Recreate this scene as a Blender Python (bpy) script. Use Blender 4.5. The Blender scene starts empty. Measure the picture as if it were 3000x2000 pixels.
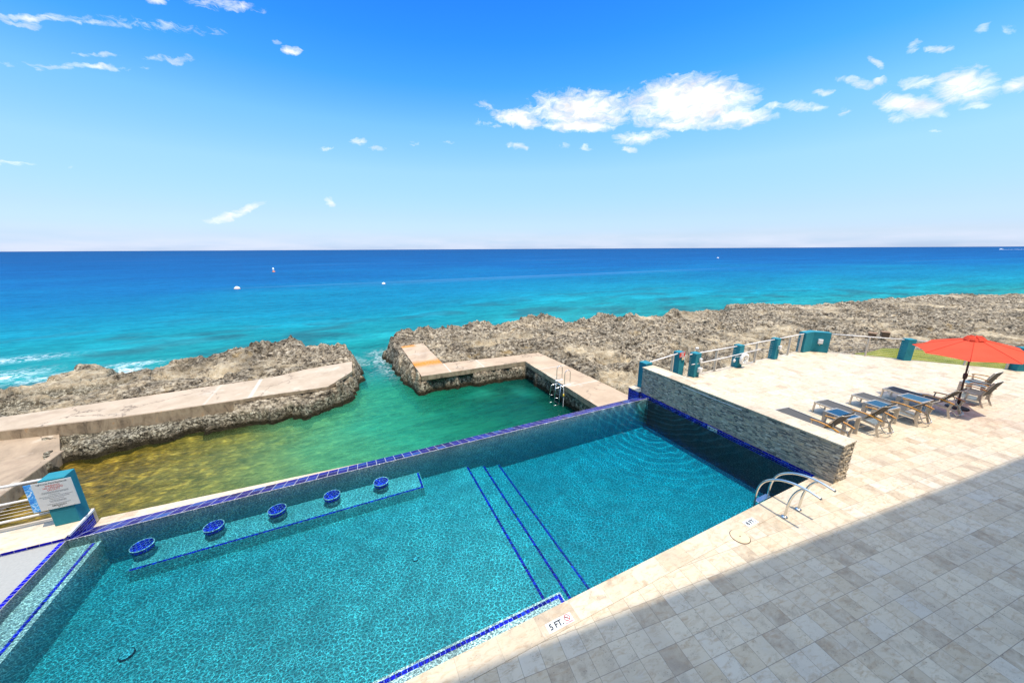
import bpy, bmesh, math, random
import numpy as np
from mathutils import Vector, Matrix
R = math.radians
random.seed(7)
SC = bpy.context.scene
COL = SC.collection

# ------------------------------------------------------------------ camera
# metres; X runs along the pool towards the stone wall, Y out to sea, Z up; deck = 0
cam_d = bpy.data.cameras.new("camera")
cam = bpy.data.objects.new("camera", cam_d)
COL.objects.link(cam)
cam_d.sensor_width = 36.0
cam_d.sensor_fit = 'HORIZONTAL'
cam_d.lens = 36.0 * 1017.266 / 3000.0
cam_d.clip_start = 0.05
cam_d.clip_end = 120000.0
PITCH, ROLL, YAW = 0.259977874, 0.00507834688, math.atan2(0.42658326, 0.9044483)
fwd = Vector((math.sin(YAW) * math.cos(PITCH), math.cos(YAW) * math.cos(PITCH), -math.sin(PITCH)))
rgt = Vector((math.cos(YAW), -math.sin(YAW), 0))
dwn = fwd.cross(rgt)
r2 = rgt * math.cos(ROLL) + dwn * math.sin(ROLL)
d2 = dwn * math.cos(ROLL) - rgt * math.sin(ROLL)
m = Matrix.Identity(4)
for i in range(3):
    m[i][0], m[i][1], m[i][2] = r2[i], -d2[i], -fwd[i]
m[0][3], m[1][3], m[2][3] = 0.0, 0.0, 5.3
cam.matrix_world = m
SC.camera = cam

# ------------------------------------------------------------------ light
SUN_DIR = Vector((0.0904, -0.2616, 1.0)).normalized()
SUN_EL = math.asin(SUN_DIR.z)
SUN_AZ = math.atan2(SUN_DIR.x, SUN_DIR.y)
sun_d = bpy.data.lights.new("sun", 'SUN')
sun_d.energy = 2.05
sun_d.angle = R(0.55)
sun_d.color = (1.0, 0.94, 0.83)
sun = bpy.data.objects.new("sun", sun_d)
sun.rotation_euler = SUN_DIR.to_track_quat('Z', 'Y').to_euler()
sun.location = (0, 0, 60)
COL.objects.link(sun)
SC.view_settings.view_transform = 'Standard'
SC.view_settings.look = 'None'
SC.view_settings.exposure = 1.27
SC.view_settings.gamma = 1.0
SC.cycles.use_denoising = True
SC.cycles.max_bounces = 8
SC.cycles.transparent_max_bounces = 24
SC.cycles.diffuse_bounces = 3
SC.cycles.glossy_bounces = 3
SC.cycles.caustics_reflective = False
SC.cycles.caustics_refractive = False
SC.cycles.sample_clamp_indirect = 6.0

world = bpy.data.worlds.new("World")
SC.world = world
world.use_nodes = True


class NT:
    """small node-graph helper"""
    def __init__(s, tree):
        s.t = tree; s.n = tree.nodes; s.l = tree.links

    def add(s, typ, ins=None, **kw):
        nd = s.n.new(typ)
        for k, v in kw.items():
            setattr(nd, k, v)
        for k, v in (ins or {}).items():
            s.put(nd.inputs[k], v)
        return nd

    def put(s, sock, v):
        if hasattr(v, 'is_output') or isinstance(v, bpy.types.NodeSocket):
            s.l.new(v, sock)
        elif isinstance(v, bpy.types.Node):
            s.l.new(v.outputs[0], sock)
        else:
            if sock.type == 'RGBA' and isinstance(v, (tuple, list)) and len(v) == 3:
                v = (*v, 1.0)
            sock.default_value = v

    def math(s, op, a, b=0.0, c=0.0, clamp=False):
        nd = s.add('ShaderNodeMath', operation=op, use_clamp=clamp)
        s.put(nd.inputs[0], a); s.put(nd.inputs[1], b); s.put(nd.inputs[2], c)
        return nd.outputs[0]

    def vmath(s, op, a, b=None, out=0, scale=None):
        nd = s.add('ShaderNodeVectorMath', operation=op)
        s.put(nd.inputs[0], a)
        if b is not None: s.put(nd.inputs[1], b)
        if scale is not None: s.put(nd.inputs[3], scale)
        return nd.outputs[out]

    def mix(s, f, a, b, blend='MIX'):
        nd = s.add('ShaderNodeMix', data_type='RGBA', blend_type=blend)
        s.put(nd.inputs[0], f); s.put(nd.inputs[6], a); s.put(nd.inputs[7], b)
        return nd.outputs[2]

    def ramp(s, f, stops, interp='LINEAR'):
        nd = s.add('ShaderNodeValToRGB')
        cr = nd.color_ramp; cr.interpolation = interp
        while len(cr.elements) < len(stops): cr.elements.new(0.5)
        for e, (p, c) in zip(cr.elements, stops):
            e.position = p
            e.color = (*c, 1.0) if isinstance(c, (tuple, list)) else (c, c, c, 1.0)
        s.put(nd.inputs[0], f)
        return nd.outputs[0]

    def rng(s, v, a, b, c=0.0, d=1.0, smooth=False):
        nd = s.add('ShaderNodeMapRange', interpolation_type='SMOOTHSTEP' if smooth else 'LINEAR')
        for i, x in enumerate((v, a, b, c, d)): s.put(nd.inputs[i], x)
        return nd.outputs[0]

    def noise(s, vec, scale, detail=4.0, rough=0.55, dist=0.0, color=False, dims='3D'):
        nd = s.add('ShaderNodeTexNoise', noise_dimensions=dims)
        if vec is not None: s.put(nd.inputs['Vector'], vec)
        s.put(nd.inputs['Scale'], scale); s.put(nd.inputs['Detail'], detail)
        s.put(nd.inputs['Roughness'], rough); s.put(nd.inputs['Distortion'], dist)
        return nd.outputs['Color' if color else 'Fac']

    def mapping(s, vec, loc=(0, 0, 0), rot=(0, 0, 0), scale=(1, 1, 1), typ='POINT'):
        nd = s.add('ShaderNodeMapping', vector_type=typ)
        s.put(nd.inputs[0], vec); nd.inputs[1].default_value = loc
        nd.inputs[2].default_value = rot; nd.inputs[3].default_value = scale
        return nd.outputs[0]

    def obj(s):
        return s.add('ShaderNodeTexCoord').outputs['Object']

    def bump(s, h, strength=0.3, dist=0.02, normal=None):
        nd = s.add('ShaderNodeBump')
        nd.inputs['Strength'].default_value = strength
        nd.inputs['Distance'].default_value = dist
        s.put(nd.inputs['Height'], h)
        if normal is not None: s.put(nd.inputs['Normal'], normal)
        return nd.outputs[0]


# ---- sky with scattered trade-wind clouds (all by direction of view from the ground)
CLOUDS = [(0.8693,0.3147,0.1169,0.0364,-0.155,1.3),(0.7854,0.3187,0.0762,0.0277,-0.122,0.9),(0.6172,0.3203,0.1252,0.0321,-0.076,1.1),(0.5681,0.3398,0.0642,0.0184,-0.054,0.8),(0.6134,0.2897,0.0852,0.0107,-0.064,1.3),(0.4591,0.3106,0.0608,0.0142,-0.159,1.15),(0.7619,0.2561,0.0587,0.0119,-0.015,0.8),(0.7385,0.2335,0.0186,0.0056,-0.076,0.6),(0.9688,0.2716,0.0606,0.0137,-0.162,1.1),(0.856,0.2758,0.1239,0.0119,-0.136,0.95),(0.3813,0.2989,0.033,0.0082,-0.135,0.45),(0.3768,0.3357,0.0274,0.0077,0.012,0.35),(0.4591,0.2527,0.0361,0.0066,-0.087,0.55),(0.6374,0.2426,0.0217,0.0057,-0.053,0.5),(0.5712,0.2502,0.0155,0.0057,-0.038,0.4),(1.0754,0.2696,0.0341,0.0076,-0.196,0.8),(1.0297,0.2782,0.0191,0.0054,-0.182,0.6),(1.1043,0.2876,0.0156,0.0049,-0.298,0.65),(1.1458,0.2928,0.0291,0.0057,-0.429,0.65),(1.1845,0.2846,0.0108,0.0048,-0.25,0.6),(1.2317,0.2698,0.026,0.0073,-0.263,0.75),(1.2868,0.2513,0.0383,0.0199,-0.455,0.85),(1.3427,0.2369,0.0146,0.0102,-0.289,0.9),(1.2304,0.2388,0.05,0.0127,-0.417,1.0),(1.223,0.2236,0.018,0.0084,-0.219,0.7),(1.27,0.2167,0.0153,0.0054,-0.233,0.7),(1.3076,0.2167,0.015,0.0039,-0.25,0.6),(1.247,0.3124,0.0166,0.0047,-0.387,0.7),(1.2161,0.3258,0.0071,0.009,-0.753,0.6),(1.1751,0.3138,0.0135,0.0035,-0.734,0.6),(1.2919,0.3245,0.0067,0.0058,-0.338,0.65),(1.3205,0.3113,0.0119,0.0049,-0.757,0.35),(1.2702,0.1924,0.0113,0.0035,-0.21,0.4),(1.1432,0.2496,0.0091,0.0073,-0.206,0.4),(-0.4078,0.3403,0.0687,0.0039,0.376,0.6),(-0.4187,0.3294,0.0227,0.0035,0.238,0.6),(-0.3304,0.3604,0.0628,0.0037,0.228,0.5),(-0.2506,0.3802,0.0856,0.0065,0.179,0.35),(-0.1511,0.4358,0.0549,0.0071,0.168,0.6),(-0.13,0.4387,0.0235,0.0048,0.298,0.7),(-0.2538,0.4124,0.0167,0.0042,0.289,0.75),(-0.0505,0.3934,0.019,0.0061,0.247,0.85),(-0.0752,0.3999,0.0098,0.0034,0.195,0.5),(-0.3547,0.2971,0.0592,0.0039,0.227,0.65),(-0.3558,0.3135,0.0353,0.0026,0.226,0.5),(-0.2483,0.3357,0.0404,0.004,0.24,0.5),(-0.4312,0.2769,0.0286,0.0048,0.294,0.3),(0.0623,0.2469,0.0213,0.0073,0.007,0.65),(0.1082,0.2363,0.0198,0.0048,-0.09,0.6),(-0.0137,0.1143,0.0092,0.0136,0.464,0.8),(-0.2021,0.0775,0.0608,0.0074,0.453,0.75),(0.1992,0.2514,0.0149,0.0046,0.053,0.4),(0.2803,0.2569,0.0154,0.0037,0.034,0.4),(-0.0102,0.226,0.0167,0.0036,0.099,0.4),(-0.4797,0.1356,0.0257,0.0033,0.114,0.5),(-0.4136,0.1377,0.006,0.0036,0.148,0.5)]


def build_sky():
    t = NT(world.node_tree)
    t.n.clear()
    sky = t.add('ShaderNodeTexSky', sky_type='NISHITA')
    sky.sun_disc = False
    sky.sun_elevation = SUN_EL
    sky.sun_rotation = SUN_AZ
    sky.altitude = 0.0
    sky.air_density = 1.0
    sky.dust_density = 0.4
    sky.ozone_density = 2.0
    tc = t.add('ShaderNodeTexCoord').outputs['Generated']
    sep = t.add('ShaderNodeSeparateXYZ', {0: tc})
    x, y, z = sep.outputs
    az = t.math('ARCTAN2', x, y)
    el = t.math('ARCSINE', t.math('MAXIMUM', t.math('MINIMUM', z, 1.0), -1.0))
    uv = t.add('ShaderNodeCombineXYZ', {0: az, 1: el}).outputs[0]
    # colour of the clear sky: the physical sky, brightened overhead to lift the shade, its blue deepened with height as the photo's exposure shows it
    sat = t.add('ShaderNodeHueSaturation', {'Hue': 0.5, 'Saturation': SKY_SAT, 'Value': 1.0, 'Color': sky.outputs[0]}).outputs[0]
    tint = t.ramp(el, SKY_TINT)
    glow = t.rng(el, 0.6, 0.95, 1.0, 4.2, True)  # high sky brightened beyond the physical sky, added to lift the shade
    tint = t.mix(1.0, tint, t.add('ShaderNodeCombineColor', {0: glow, 1: glow, 2: glow}).outputs[0], 'MULTIPLY')
    clear = t.mix(1.0, sat, tint, 'MULTIPLY')
    # clouds
    warp = t.noise(uv, 26.0, 5.0, 0.6, 0.0, color=True)
    wv = t.vmath('SCALE', t.vmath('SUBTRACT', warp, (0.5, 0.5, 0.5)), scale=0.022)
    wuv = t.vmath('ADD', uv, wv)
    acc = None
    for (a, e, ra, re, rot, d) in CLOUDS:
        mp = t.mapping(wuv, (a, e, 0), (0, 0, rot), (ra * 1.3, re * 1.5, 1.0), 'TEXTURE')
        ln = t.vmath('DOT_PRODUCT', mp, mp, out=1)
        v = t.rng(ln, 0.0, 1.0, d, 0.0)
        acc = v if acc is None else t.math('MAXIMUM', acc, v)
    st = t.mapping(wuv, scale=(1.0, 2.3, 1.0))
    n1 = t.noise(st, 30.0, 9.0, 0.66, 0.8)
    cov = t.math('ADD', t.math('MULTIPLY', acc, 1.25), t.math('MULTIPLY', t.math('SUBTRACT', n1, 0.5), 2.6))
    cov = t.rng(cov, 0.26, 1.75, 0.0, 1.0)
    cov = t.math('MINIMUM', t.math('MULTIPLY', cov, 1.25), 1.0)
    cov = t.math('MULTIPLY', cov, t.rng(acc, 0.0, 0.12, 0.0, 1.0))
    # low bank of thin cloud on the horizon
    n2 = t.noise(t.mapping(uv, scale=(1.0, 7.0, 1.0)), 5.0, 5.0, 0.55)
    bank = t.math('MULTIPLY', t.rng(el, 0.005, 0.055, 1.0, 0.0, True), t.rng(n2, 0.36, 0.64))
    shade = t.rng(t.noise(st, 18.0, 4.0, 0.5), 0.3, 0.7, 0.74, 1.12)
    ccol = t.mix(1.0, (CLOUD, CLOUD, CLOUD * 1.02, 1), t.add('ShaderNodeCombineColor', {0: shade, 1: shade, 2: shade}).outputs[0], 'MULTIPLY')
    c = t.mix(t.math('MULTIPLY', bank, 0.75), clear, (CLOUD * 0.66, CLOUD * 0.71, CLOUD * 0.84, 1))
    c = t.mix(cov, c, ccol)
    bg = t.add('ShaderNodeBackground', {0: c, 1: SKY_STRENGTH})
    out = t.add('ShaderNodeOutputWorld', {0: bg.outputs[0]})


SKY_STRENGTH = 0.15
SKY_SAT = 1.1
CLOUD = 3.4
SKY_TINT = [(0.0, (0.27, 0.36, 0.66)), (0.012, (0.28, 0.36, 0.62)), (0.03, (0.30, 0.35, 0.53)), (0.082, (0.37, 0.40, 0.46)), (0.189, (0.50, 0.57, 0.52)), (0.285, (0.40, 0.62, 0.64)),
            (0.372, (0.17, 0.53, 0.73)), (0.449, (0.10, 0.46, 0.80)), (0.517, (0.08, 0.41, 0.82)), (0.62, (0.45, 0.55, 0.62)), (0.85, (0.70, 0.565, 0.41))]
build_sky()
world.cycles.sampling_method = 'MANUAL'
world.cycles.sample_map_resolution = 512


# ------------------------------------------------------------------ mesh helpers
class MB:
    def __init__(s):
        s.v = []; s.f = []; s.sm = []; s.at = []

    def face(s, pts, smooth=False):
        b = len(s.v); s.v += [tuple(p) for p in pts]
        s.f.append(tuple(range(b, b + len(pts)))); s.sm.append(smooth)
        return s

    def box(s, a, b, M=None, taper=None):
        (x0, y0, z0), (x1, y1, z1) = a, b
        x0, x1 = min(x0, x1), max(x0, x1); y0, y1 = min(y0, y1), max(y0, y1); z0, z1 = min(z0, z1), max(z0, z1)
        p = [(x0, y0, z0), (x1, y0, z0), (x1, y1, z0), (x0, y1, z0), (x0, y0, z1), (x1, y0, z1), (x1, y1, z1), (x0, y1, z1)]
        if M is not None: p = [tuple(M @ Vector(q)) for q in p]
        o = len(s.v); s.v += p
        for q in ((0, 3, 2, 1), (4, 5, 6, 7), (0, 1, 5, 4), (1, 2, 6, 5), (2, 3, 7, 6), (3, 0, 4, 7)):
            s.f.append(tuple(o + i for i in q)); s.sm.append(False)
        return s

    def prism(s, poly, z0, z1, M=None):
        n = len(poly)
        ar = sum(poly[i][0] * poly[(i + 1) % n][1] - poly[(i + 1) % n][0] * poly[i][1] for i in range(n))
        if ar < 0: poly = poly[::-1]
        o = len(s.v)
        p = [(x, y, z0) for x, y in poly] + [(x, y, z1) for x, y in poly]
        if M is not None: p = [tuple(M @ Vector(q)) for q in p]
        s.v += p
        s.f.append(tuple(o + i for i in range(n - 1, -1, -1))); s.sm.append(False)
        s.f.append(tuple(o + n + i for i in range(n))); s.sm.append(False)
        for i in range(n):
            j = (i + 1) % n
            s.f.append((o + i, o + j, o + n + j, o + n + i)); s.sm.append(False)
        return s

    def tube(s, pts, r, seg=10, cap=True, flat=None):
        """round (or flat = (w, h) rectangular) bar swept along points"""
        P = [Vector(p) for p in pts]
        n = len(P)
        T = []
        for i in range(n):
            a = P[max(i - 1, 0)]; b = P[min(i + 1, n - 1)]
            T.append((b - a).normalized())
        ref = Vector((0, 0, 1)) if abs(T[0].z) < 0.95 else Vector((0, 1, 0))
        N = (ref - T[0] * ref.dot(T[0])).normalized()
        rings = []
        for i in range(n):
            N = (N - T[i] * N.dot(T[i])).normalized()
            B = T[i].cross(N)
            o = len(s.v)
            if flat:
                w, h = flat[0] / 2, flat[1] / 2
                for cx, cy in ((-w, -h), (w, -h), (w, h), (-w, h)):
                    s.v.append(tuple(P[i] + B * cx + N * cy))
                k = 4
            else:
                ri = r[i] if isinstance(r, (list, tuple)) else r
                for q in range(seg):
                    t = 2 * math.pi * q / seg
                    s.v.append(tuple(P[i] + (N * math.cos(t) + B * math.sin(t)) * ri))
                k = seg
            rings.append((o, k))
        for (a, k), (b, _) in zip(rings, rings[1:]):
            for q in range(k):
                s.f.append((a + q, a + (q + 1) % k, b + (q + 1) % k, b + q)); s.sm.append(not flat)
        if cap:
            a, k = rings[0]; s.f.append(tuple(a + q for q in range(k - 1, -1, -1))); s.sm.append(False)
            a, k = rings[-1]; s.f.append(tuple(a + q for q in range(k))); s.sm.append(False)
        return s

    def lathe(s, prof, c=(0, 0, 0), seg=24, M=None):
        o = len(s.v)
        for (r, z) in prof:
            for q in range(seg):
                t = 2 * math.pi * q / seg
                p = Vector((r * math.cos(t), r * math.sin(t), z))
                if M is not None: p = M @ p
                s.v.append((p.x + c[0], p.y + c[1], p.z + c[2]))
        for i in range(len(prof) - 1):
            for q in range(seg):
                a = o + i * seg + q; b = o + i * seg + (q + 1) % seg
                s.f.append((a, b, b + seg, a + seg)); s.sm.append(True)
        s.f.append(tuple(o + q for q in range(seg - 1, -1, -1))); s.sm.append(False)
        e = o + (len(prof) - 1) * seg
        s.f.append(tuple(e + q for q in range(seg))); s.sm.append(False)
        return s

    def torus(s, c, R0, r0, M=None, seg=32, ks=12):
        o = len(s.v)
        for i in range(seg):
            a = 2 * math.pi * i / seg
            for k in range(ks):
                b = 2 * math.pi * k / ks
                p = Vector(((R0 + r0 * math.cos(b)) * math.cos(a), (R0 + r0 * math.cos(b)) * math.sin(a), r0 * math.sin(b)))
                if M is not None: p = M @ p
                s.v.append(tuple(p + Vector(c)))
        for i in range(seg):
            for k in range(ks):
                a = o + i * ks + k; b = o + i * ks + (k + 1) % ks
                c2 = o + ((i + 1) % seg) * ks + (k + 1) % ks; d = o + ((i + 1) % seg) * ks + k
                s.f.append((a, d, c2, b)); s.sm.append(True)
        return s

    def build(s, name, mat, parent=None, bevel=0.0, loc=None):
        me = bpy.data.meshes.new(name)
        me.from_pydata(s.v, [], s.f)
        me.polygons.foreach_set('use_smooth', s.sm)
        if mat is not None: me.materials.append(mat)
        me.update()
        ob = bpy.data.objects.new(name, me)
        COL.objects.link(ob)
        if parent is not None: ob.parent = parent
        if loc is not None: ob.location = loc
        if bevel:
            b = ob.modifiers.new('bevel', 'BEVEL'); b.width = bevel; b.segments = 2; b.limit_method = 'ANGLE'
        return ob


def tag(o, label=None, cat=None, group=None, kind=None):
    if label: o['label'] = label
    if cat: o['category'] = cat
    if group: o['group'] = group
    if kind: o['kind'] = kind
    return o


def empty(name, loc, rz=0.0, label=None, cat=None, group=None):
    o = bpy.data.objects.new(name, None)
    COL.objects.link(o)
    o.location = loc; o.rotation_euler = (0, 0, rz)
    o.empty_display_size = 0.2
    return tag(o, label, cat, group)


def copy_tree(o, parent=None):
    kids = [k for k in bpy.data.objects if k.parent == o]
    c = o.copy(); COL.objects.link(c)
    if parent is not None: c.parent = parent
    for k in kids: copy_tree(k, c)
    return c


def text(name, s, width, height, loc, rot, mat, parent):
    """one line of lettering as a thin mesh, centred on loc, fitted into width x height"""
    cu = bpy.data.curves.new(name, 'FONT')
    cu.body = s; cu.align_x = 'CENTER'; cu.align_y = 'CENTER'; cu.size = 1.0; cu.extrude = 0.0; cu.offset = 0.022 if width > 0.1 and 'FT' in s else 0.006
    ob = bpy.data.objects.new(name, cu); COL.objects.link(ob)
    dg = bpy.context.evaluated_depsgraph_get()
    me = bpy.data.meshes.new_from_object(ob.evaluated_get(dg))
    bpy.data.objects.remove(ob); bpy.data.curves.remove(cu)
    xs = [v.co.x for v in me.vertices]; ys = [v.co.y for v in me.vertices]
    w = max(xs) - min(xs); h = max(ys) - min(ys)
    cx, cy = (max(xs) + min(xs)) / 2, (max(ys) + min(ys)) / 2
    for v in me.vertices:
        v.co.x = (v.co.x - cx) / w * width; v.co.y = (v.co.y - cy) / h * height; v.co.z = 0
    me.materials.clear(); me.materials.append(mat)
    o = bpy.data.objects.new(name, me); COL.objects.link(o)
    o.location = loc; o.rotation_euler = rot
    if parent is not None: o.parent = parent
    return o


# ------------------------------------------------------------------ numpy noise
def _hash(ix, iy, seed):
    h = (ix.astype(np.int64) * 374761393 + iy.astype(np.int64) * 668265263 + seed * 1274126177) & 0xFFFFFFFF
    h = ((h ^ (h >> 13)) * 1274126177) & 0xFFFFFFFF
    h = h ^ (h >> 16)
    return h.astype(np.float64) / 4294967295.0


def perlin(x, y, seed=0):
    ix = np.floor(x); iy = np.floor(y); fx = x - ix; fy = y - iy
    u = fx * fx * fx * (fx * (fx * 6 - 15) + 10); v = fy * fy * fy * (fy * (fy * 6 - 15) + 10)
    def g(dx, dy):
        a = _hash(ix + dx, iy + dy, seed) * 2 * np.pi
        return np.cos(a) * (fx - dx) + np.sin(a) * (fy - dy)
    n0 = g(0, 0) * (1 - u) + g(1, 0) * u
    n1 = g(0, 1) * (1 - u) + g(1, 1) * u
    return (n0 * (1 - v) + n1 * v) * 1.5


def fbm(x, y, oct=4, seed=0, gain=0.5):
    s = 0; a = 1.0
    for i in range(oct):
        s = s + a * perlin(x * 2 ** i + 13.7 * i, y * 2 ** i - 7.1 * i, seed + i); a *= gain
    return s


def ridged(x, y, oct=4, seed=0, gain=0.55):
    s = 0; a = 1.0; w = 1.0
    for i in range(oct):
        n = 1 - np.abs(perlin(x * 2.1 ** i + 5.3 * i, y * 2.1 ** i + 9.1 * i, seed + i)) * 1.6
        n = np.clip(n, 0, 1) ** 2 * w
        s = s + a * n; w = np.clip(n * 1.6, 0.15, 1); a *= gain
    return s


def worley(x, y, seed=0):
    ix = np.floor(x); iy = np.floor(y)
    d1 = np.full(x.shape, 9.0)
    for dx in (-1, 0, 1):
        for dy in (-1, 0, 1):
            px = ix + dx + _hash(ix + dx, iy + dy, seed); py = iy + dy + _hash(ix + dx, iy + dy, seed + 77)
            d1 = np.minimum(d1, (px - x) ** 2 + (py - y) ** 2)
    return np.sqrt(d1)


def sdf(poly, x, y):
    """signed distance, positive inside"""
    P = np.array(poly, float); n = len(P)
    d = np.full(x.shape, 1e18); inside = np.zeros(x.shape, bool)
    for i in range(n):
        ax, ay = P[i]; bx, by = P[(i + 1) % n]
        ex, ey = bx - ax, by - ay
        t = np.clip(((x - ax) * ex + (y - ay) * ey) / (ex * ex + ey * ey), 0, 1)
        d = np.minimum(d, (x - ax - t * ex) ** 2 + (y - ay - t * ey) ** 2)
        c = ((ay > y) != (by > y))
        with np.errstate(divide='ignore', invalid='ignore'):
            xi = ax + (y - ay) * ex / (ey if ey != 0 else 1e-9)
        inside ^= c & (x < xi)
    return np.where(inside, np.sqrt(d), -np.sqrt(d))


def sstep(a, b, x):
    t = np.clip((x - a) / (b - a), 0, 1)
    return t * t * (3 - 2 * t)


def grid_mesh(name, X, Y, Z, mat, keep=None, attrs=None, colors=None, smooth=True):
    n, k = X.shape
    idx = np.arange(n * k).reshape(n, k)
    q = np.stack([idx[:-1, :-1], idx[1:, :-1], idx[1:, 1:], idx[:-1, 1:]], -1).reshape(-1, 4)
    if keep is not None:
        kk = keep.ravel()
        q = q[kk[q].any(1)]
    used = np.unique(q)
    rm = np.full(n * k, -1); rm[used] = np.arange(len(used))
    q = rm[q]
    co = np.stack([X.ravel(), Y.ravel(), Z.ravel()], -1)[used]
    # faces upwards
    a, b, c = co[q[0, 0]], co[q[0, 1]], co[q[0, 2]]
    if np.cross(b - a, c - a)[2] < 0: q = q[:, ::-1]
    me = bpy.data.meshes.new(name)
    me.vertices.add(len(co)); me.vertices.foreach_set('co', co.ravel())
    me.loops.add(q.size); me.loops.foreach_set('vertex_index', q.ravel().astype(np.int32))
    me.polygons.add(len(q))
    me.polygons.foreach_set('loop_start', np.arange(0, q.size, 4, dtype=np.int32))
    me.polygons.foreach_set('use_smooth', np.full(len(q), smooth))
    me.update(calc_edges=True)
    for nm, arr in (attrs or {}).items():
        at = me.attributes.new(nm, 'FLOAT', 'POINT')
        at.data.foreach_set('value', arr.ravel()[used].astype(np.float32))
    for nm, arr in (colors or {}).items():
        at = me.attributes.new(nm, 'FLOAT_COLOR', 'POINT')
        c4 = np.ones((len(used), 4), np.float32); c4[:, :3] = arr.reshape(-1, 3)[used]
        at.data.foreach_set('color', c4.ravel())
    me.materials.append(mat)
    ob = bpy.data.objects.new(name, me); COL.objects.link(ob)
    return ob


# ------------------------------------------------------------------ materials
def new_mat(name):
    mt = bpy.data.materials.new(name); mt.use_nodes = True
    t = NT(mt.node_tree); t.n.clear()
    return mt, t


def finish(t, shader, vol=None):
    out = t.add('ShaderNodeOutputMaterial')
    t.l.new(shader if isinstance(shader, bpy.types.NodeSocket) else shader.outputs[0], out.inputs[0])
    if vol is not None: t.l.new(vol.outputs[0], out.inputs[1])


def pbsdf(t, col, rough=0.6, metal=0.0, normal=None, spec=0.5):
    b = t.add('ShaderNodeBsdfPrincipled')
    t.put(b.inputs['Base Color'], col); t.put(b.inputs['Roughness'], rough); t.put(b.inputs['Metallic'], metal)
    b.inputs['Specular IOR Level'].default_value = spec
    if normal is not None: t.put(b.inputs['Normal'], normal)
    return b


def simple(name, col, rough=0.6, metal=0.0, var=0.12, scale=6.0, bump=0.0, bscale=60.0, spec=0.5, dirt=None):
    mt, t = new_mat(name)
    o = t.obj()
    n = t.noise(o, scale, 5.0, 0.6)
    c1 = tuple(max(0, c * (1 - var)) for c in col); c2 = tuple(min(1, c * (1 + var)) for c in col)
    c = t.ramp(n, [(0.3, c1), (0.7, c2)])
    if dirt:
        d = t.rng(t.noise(o, scale * 2.7, 6.0, 0.7), 0.56, 0.75)
        c = t.mix(t.math('MULTIPLY', d, 0.6), c, dirt)
    nm = t.bump(t.noise(o, bscale, 3.0), bump, 0.01) if bump else None
    rg = t.rng(n, 0.2, 0.8, max(0.02, rough - 0.08), min(1, rough + 0.08))
    finish(t, pbsdf(t, c, rg, metal, nm, spec))
    return mt


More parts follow.
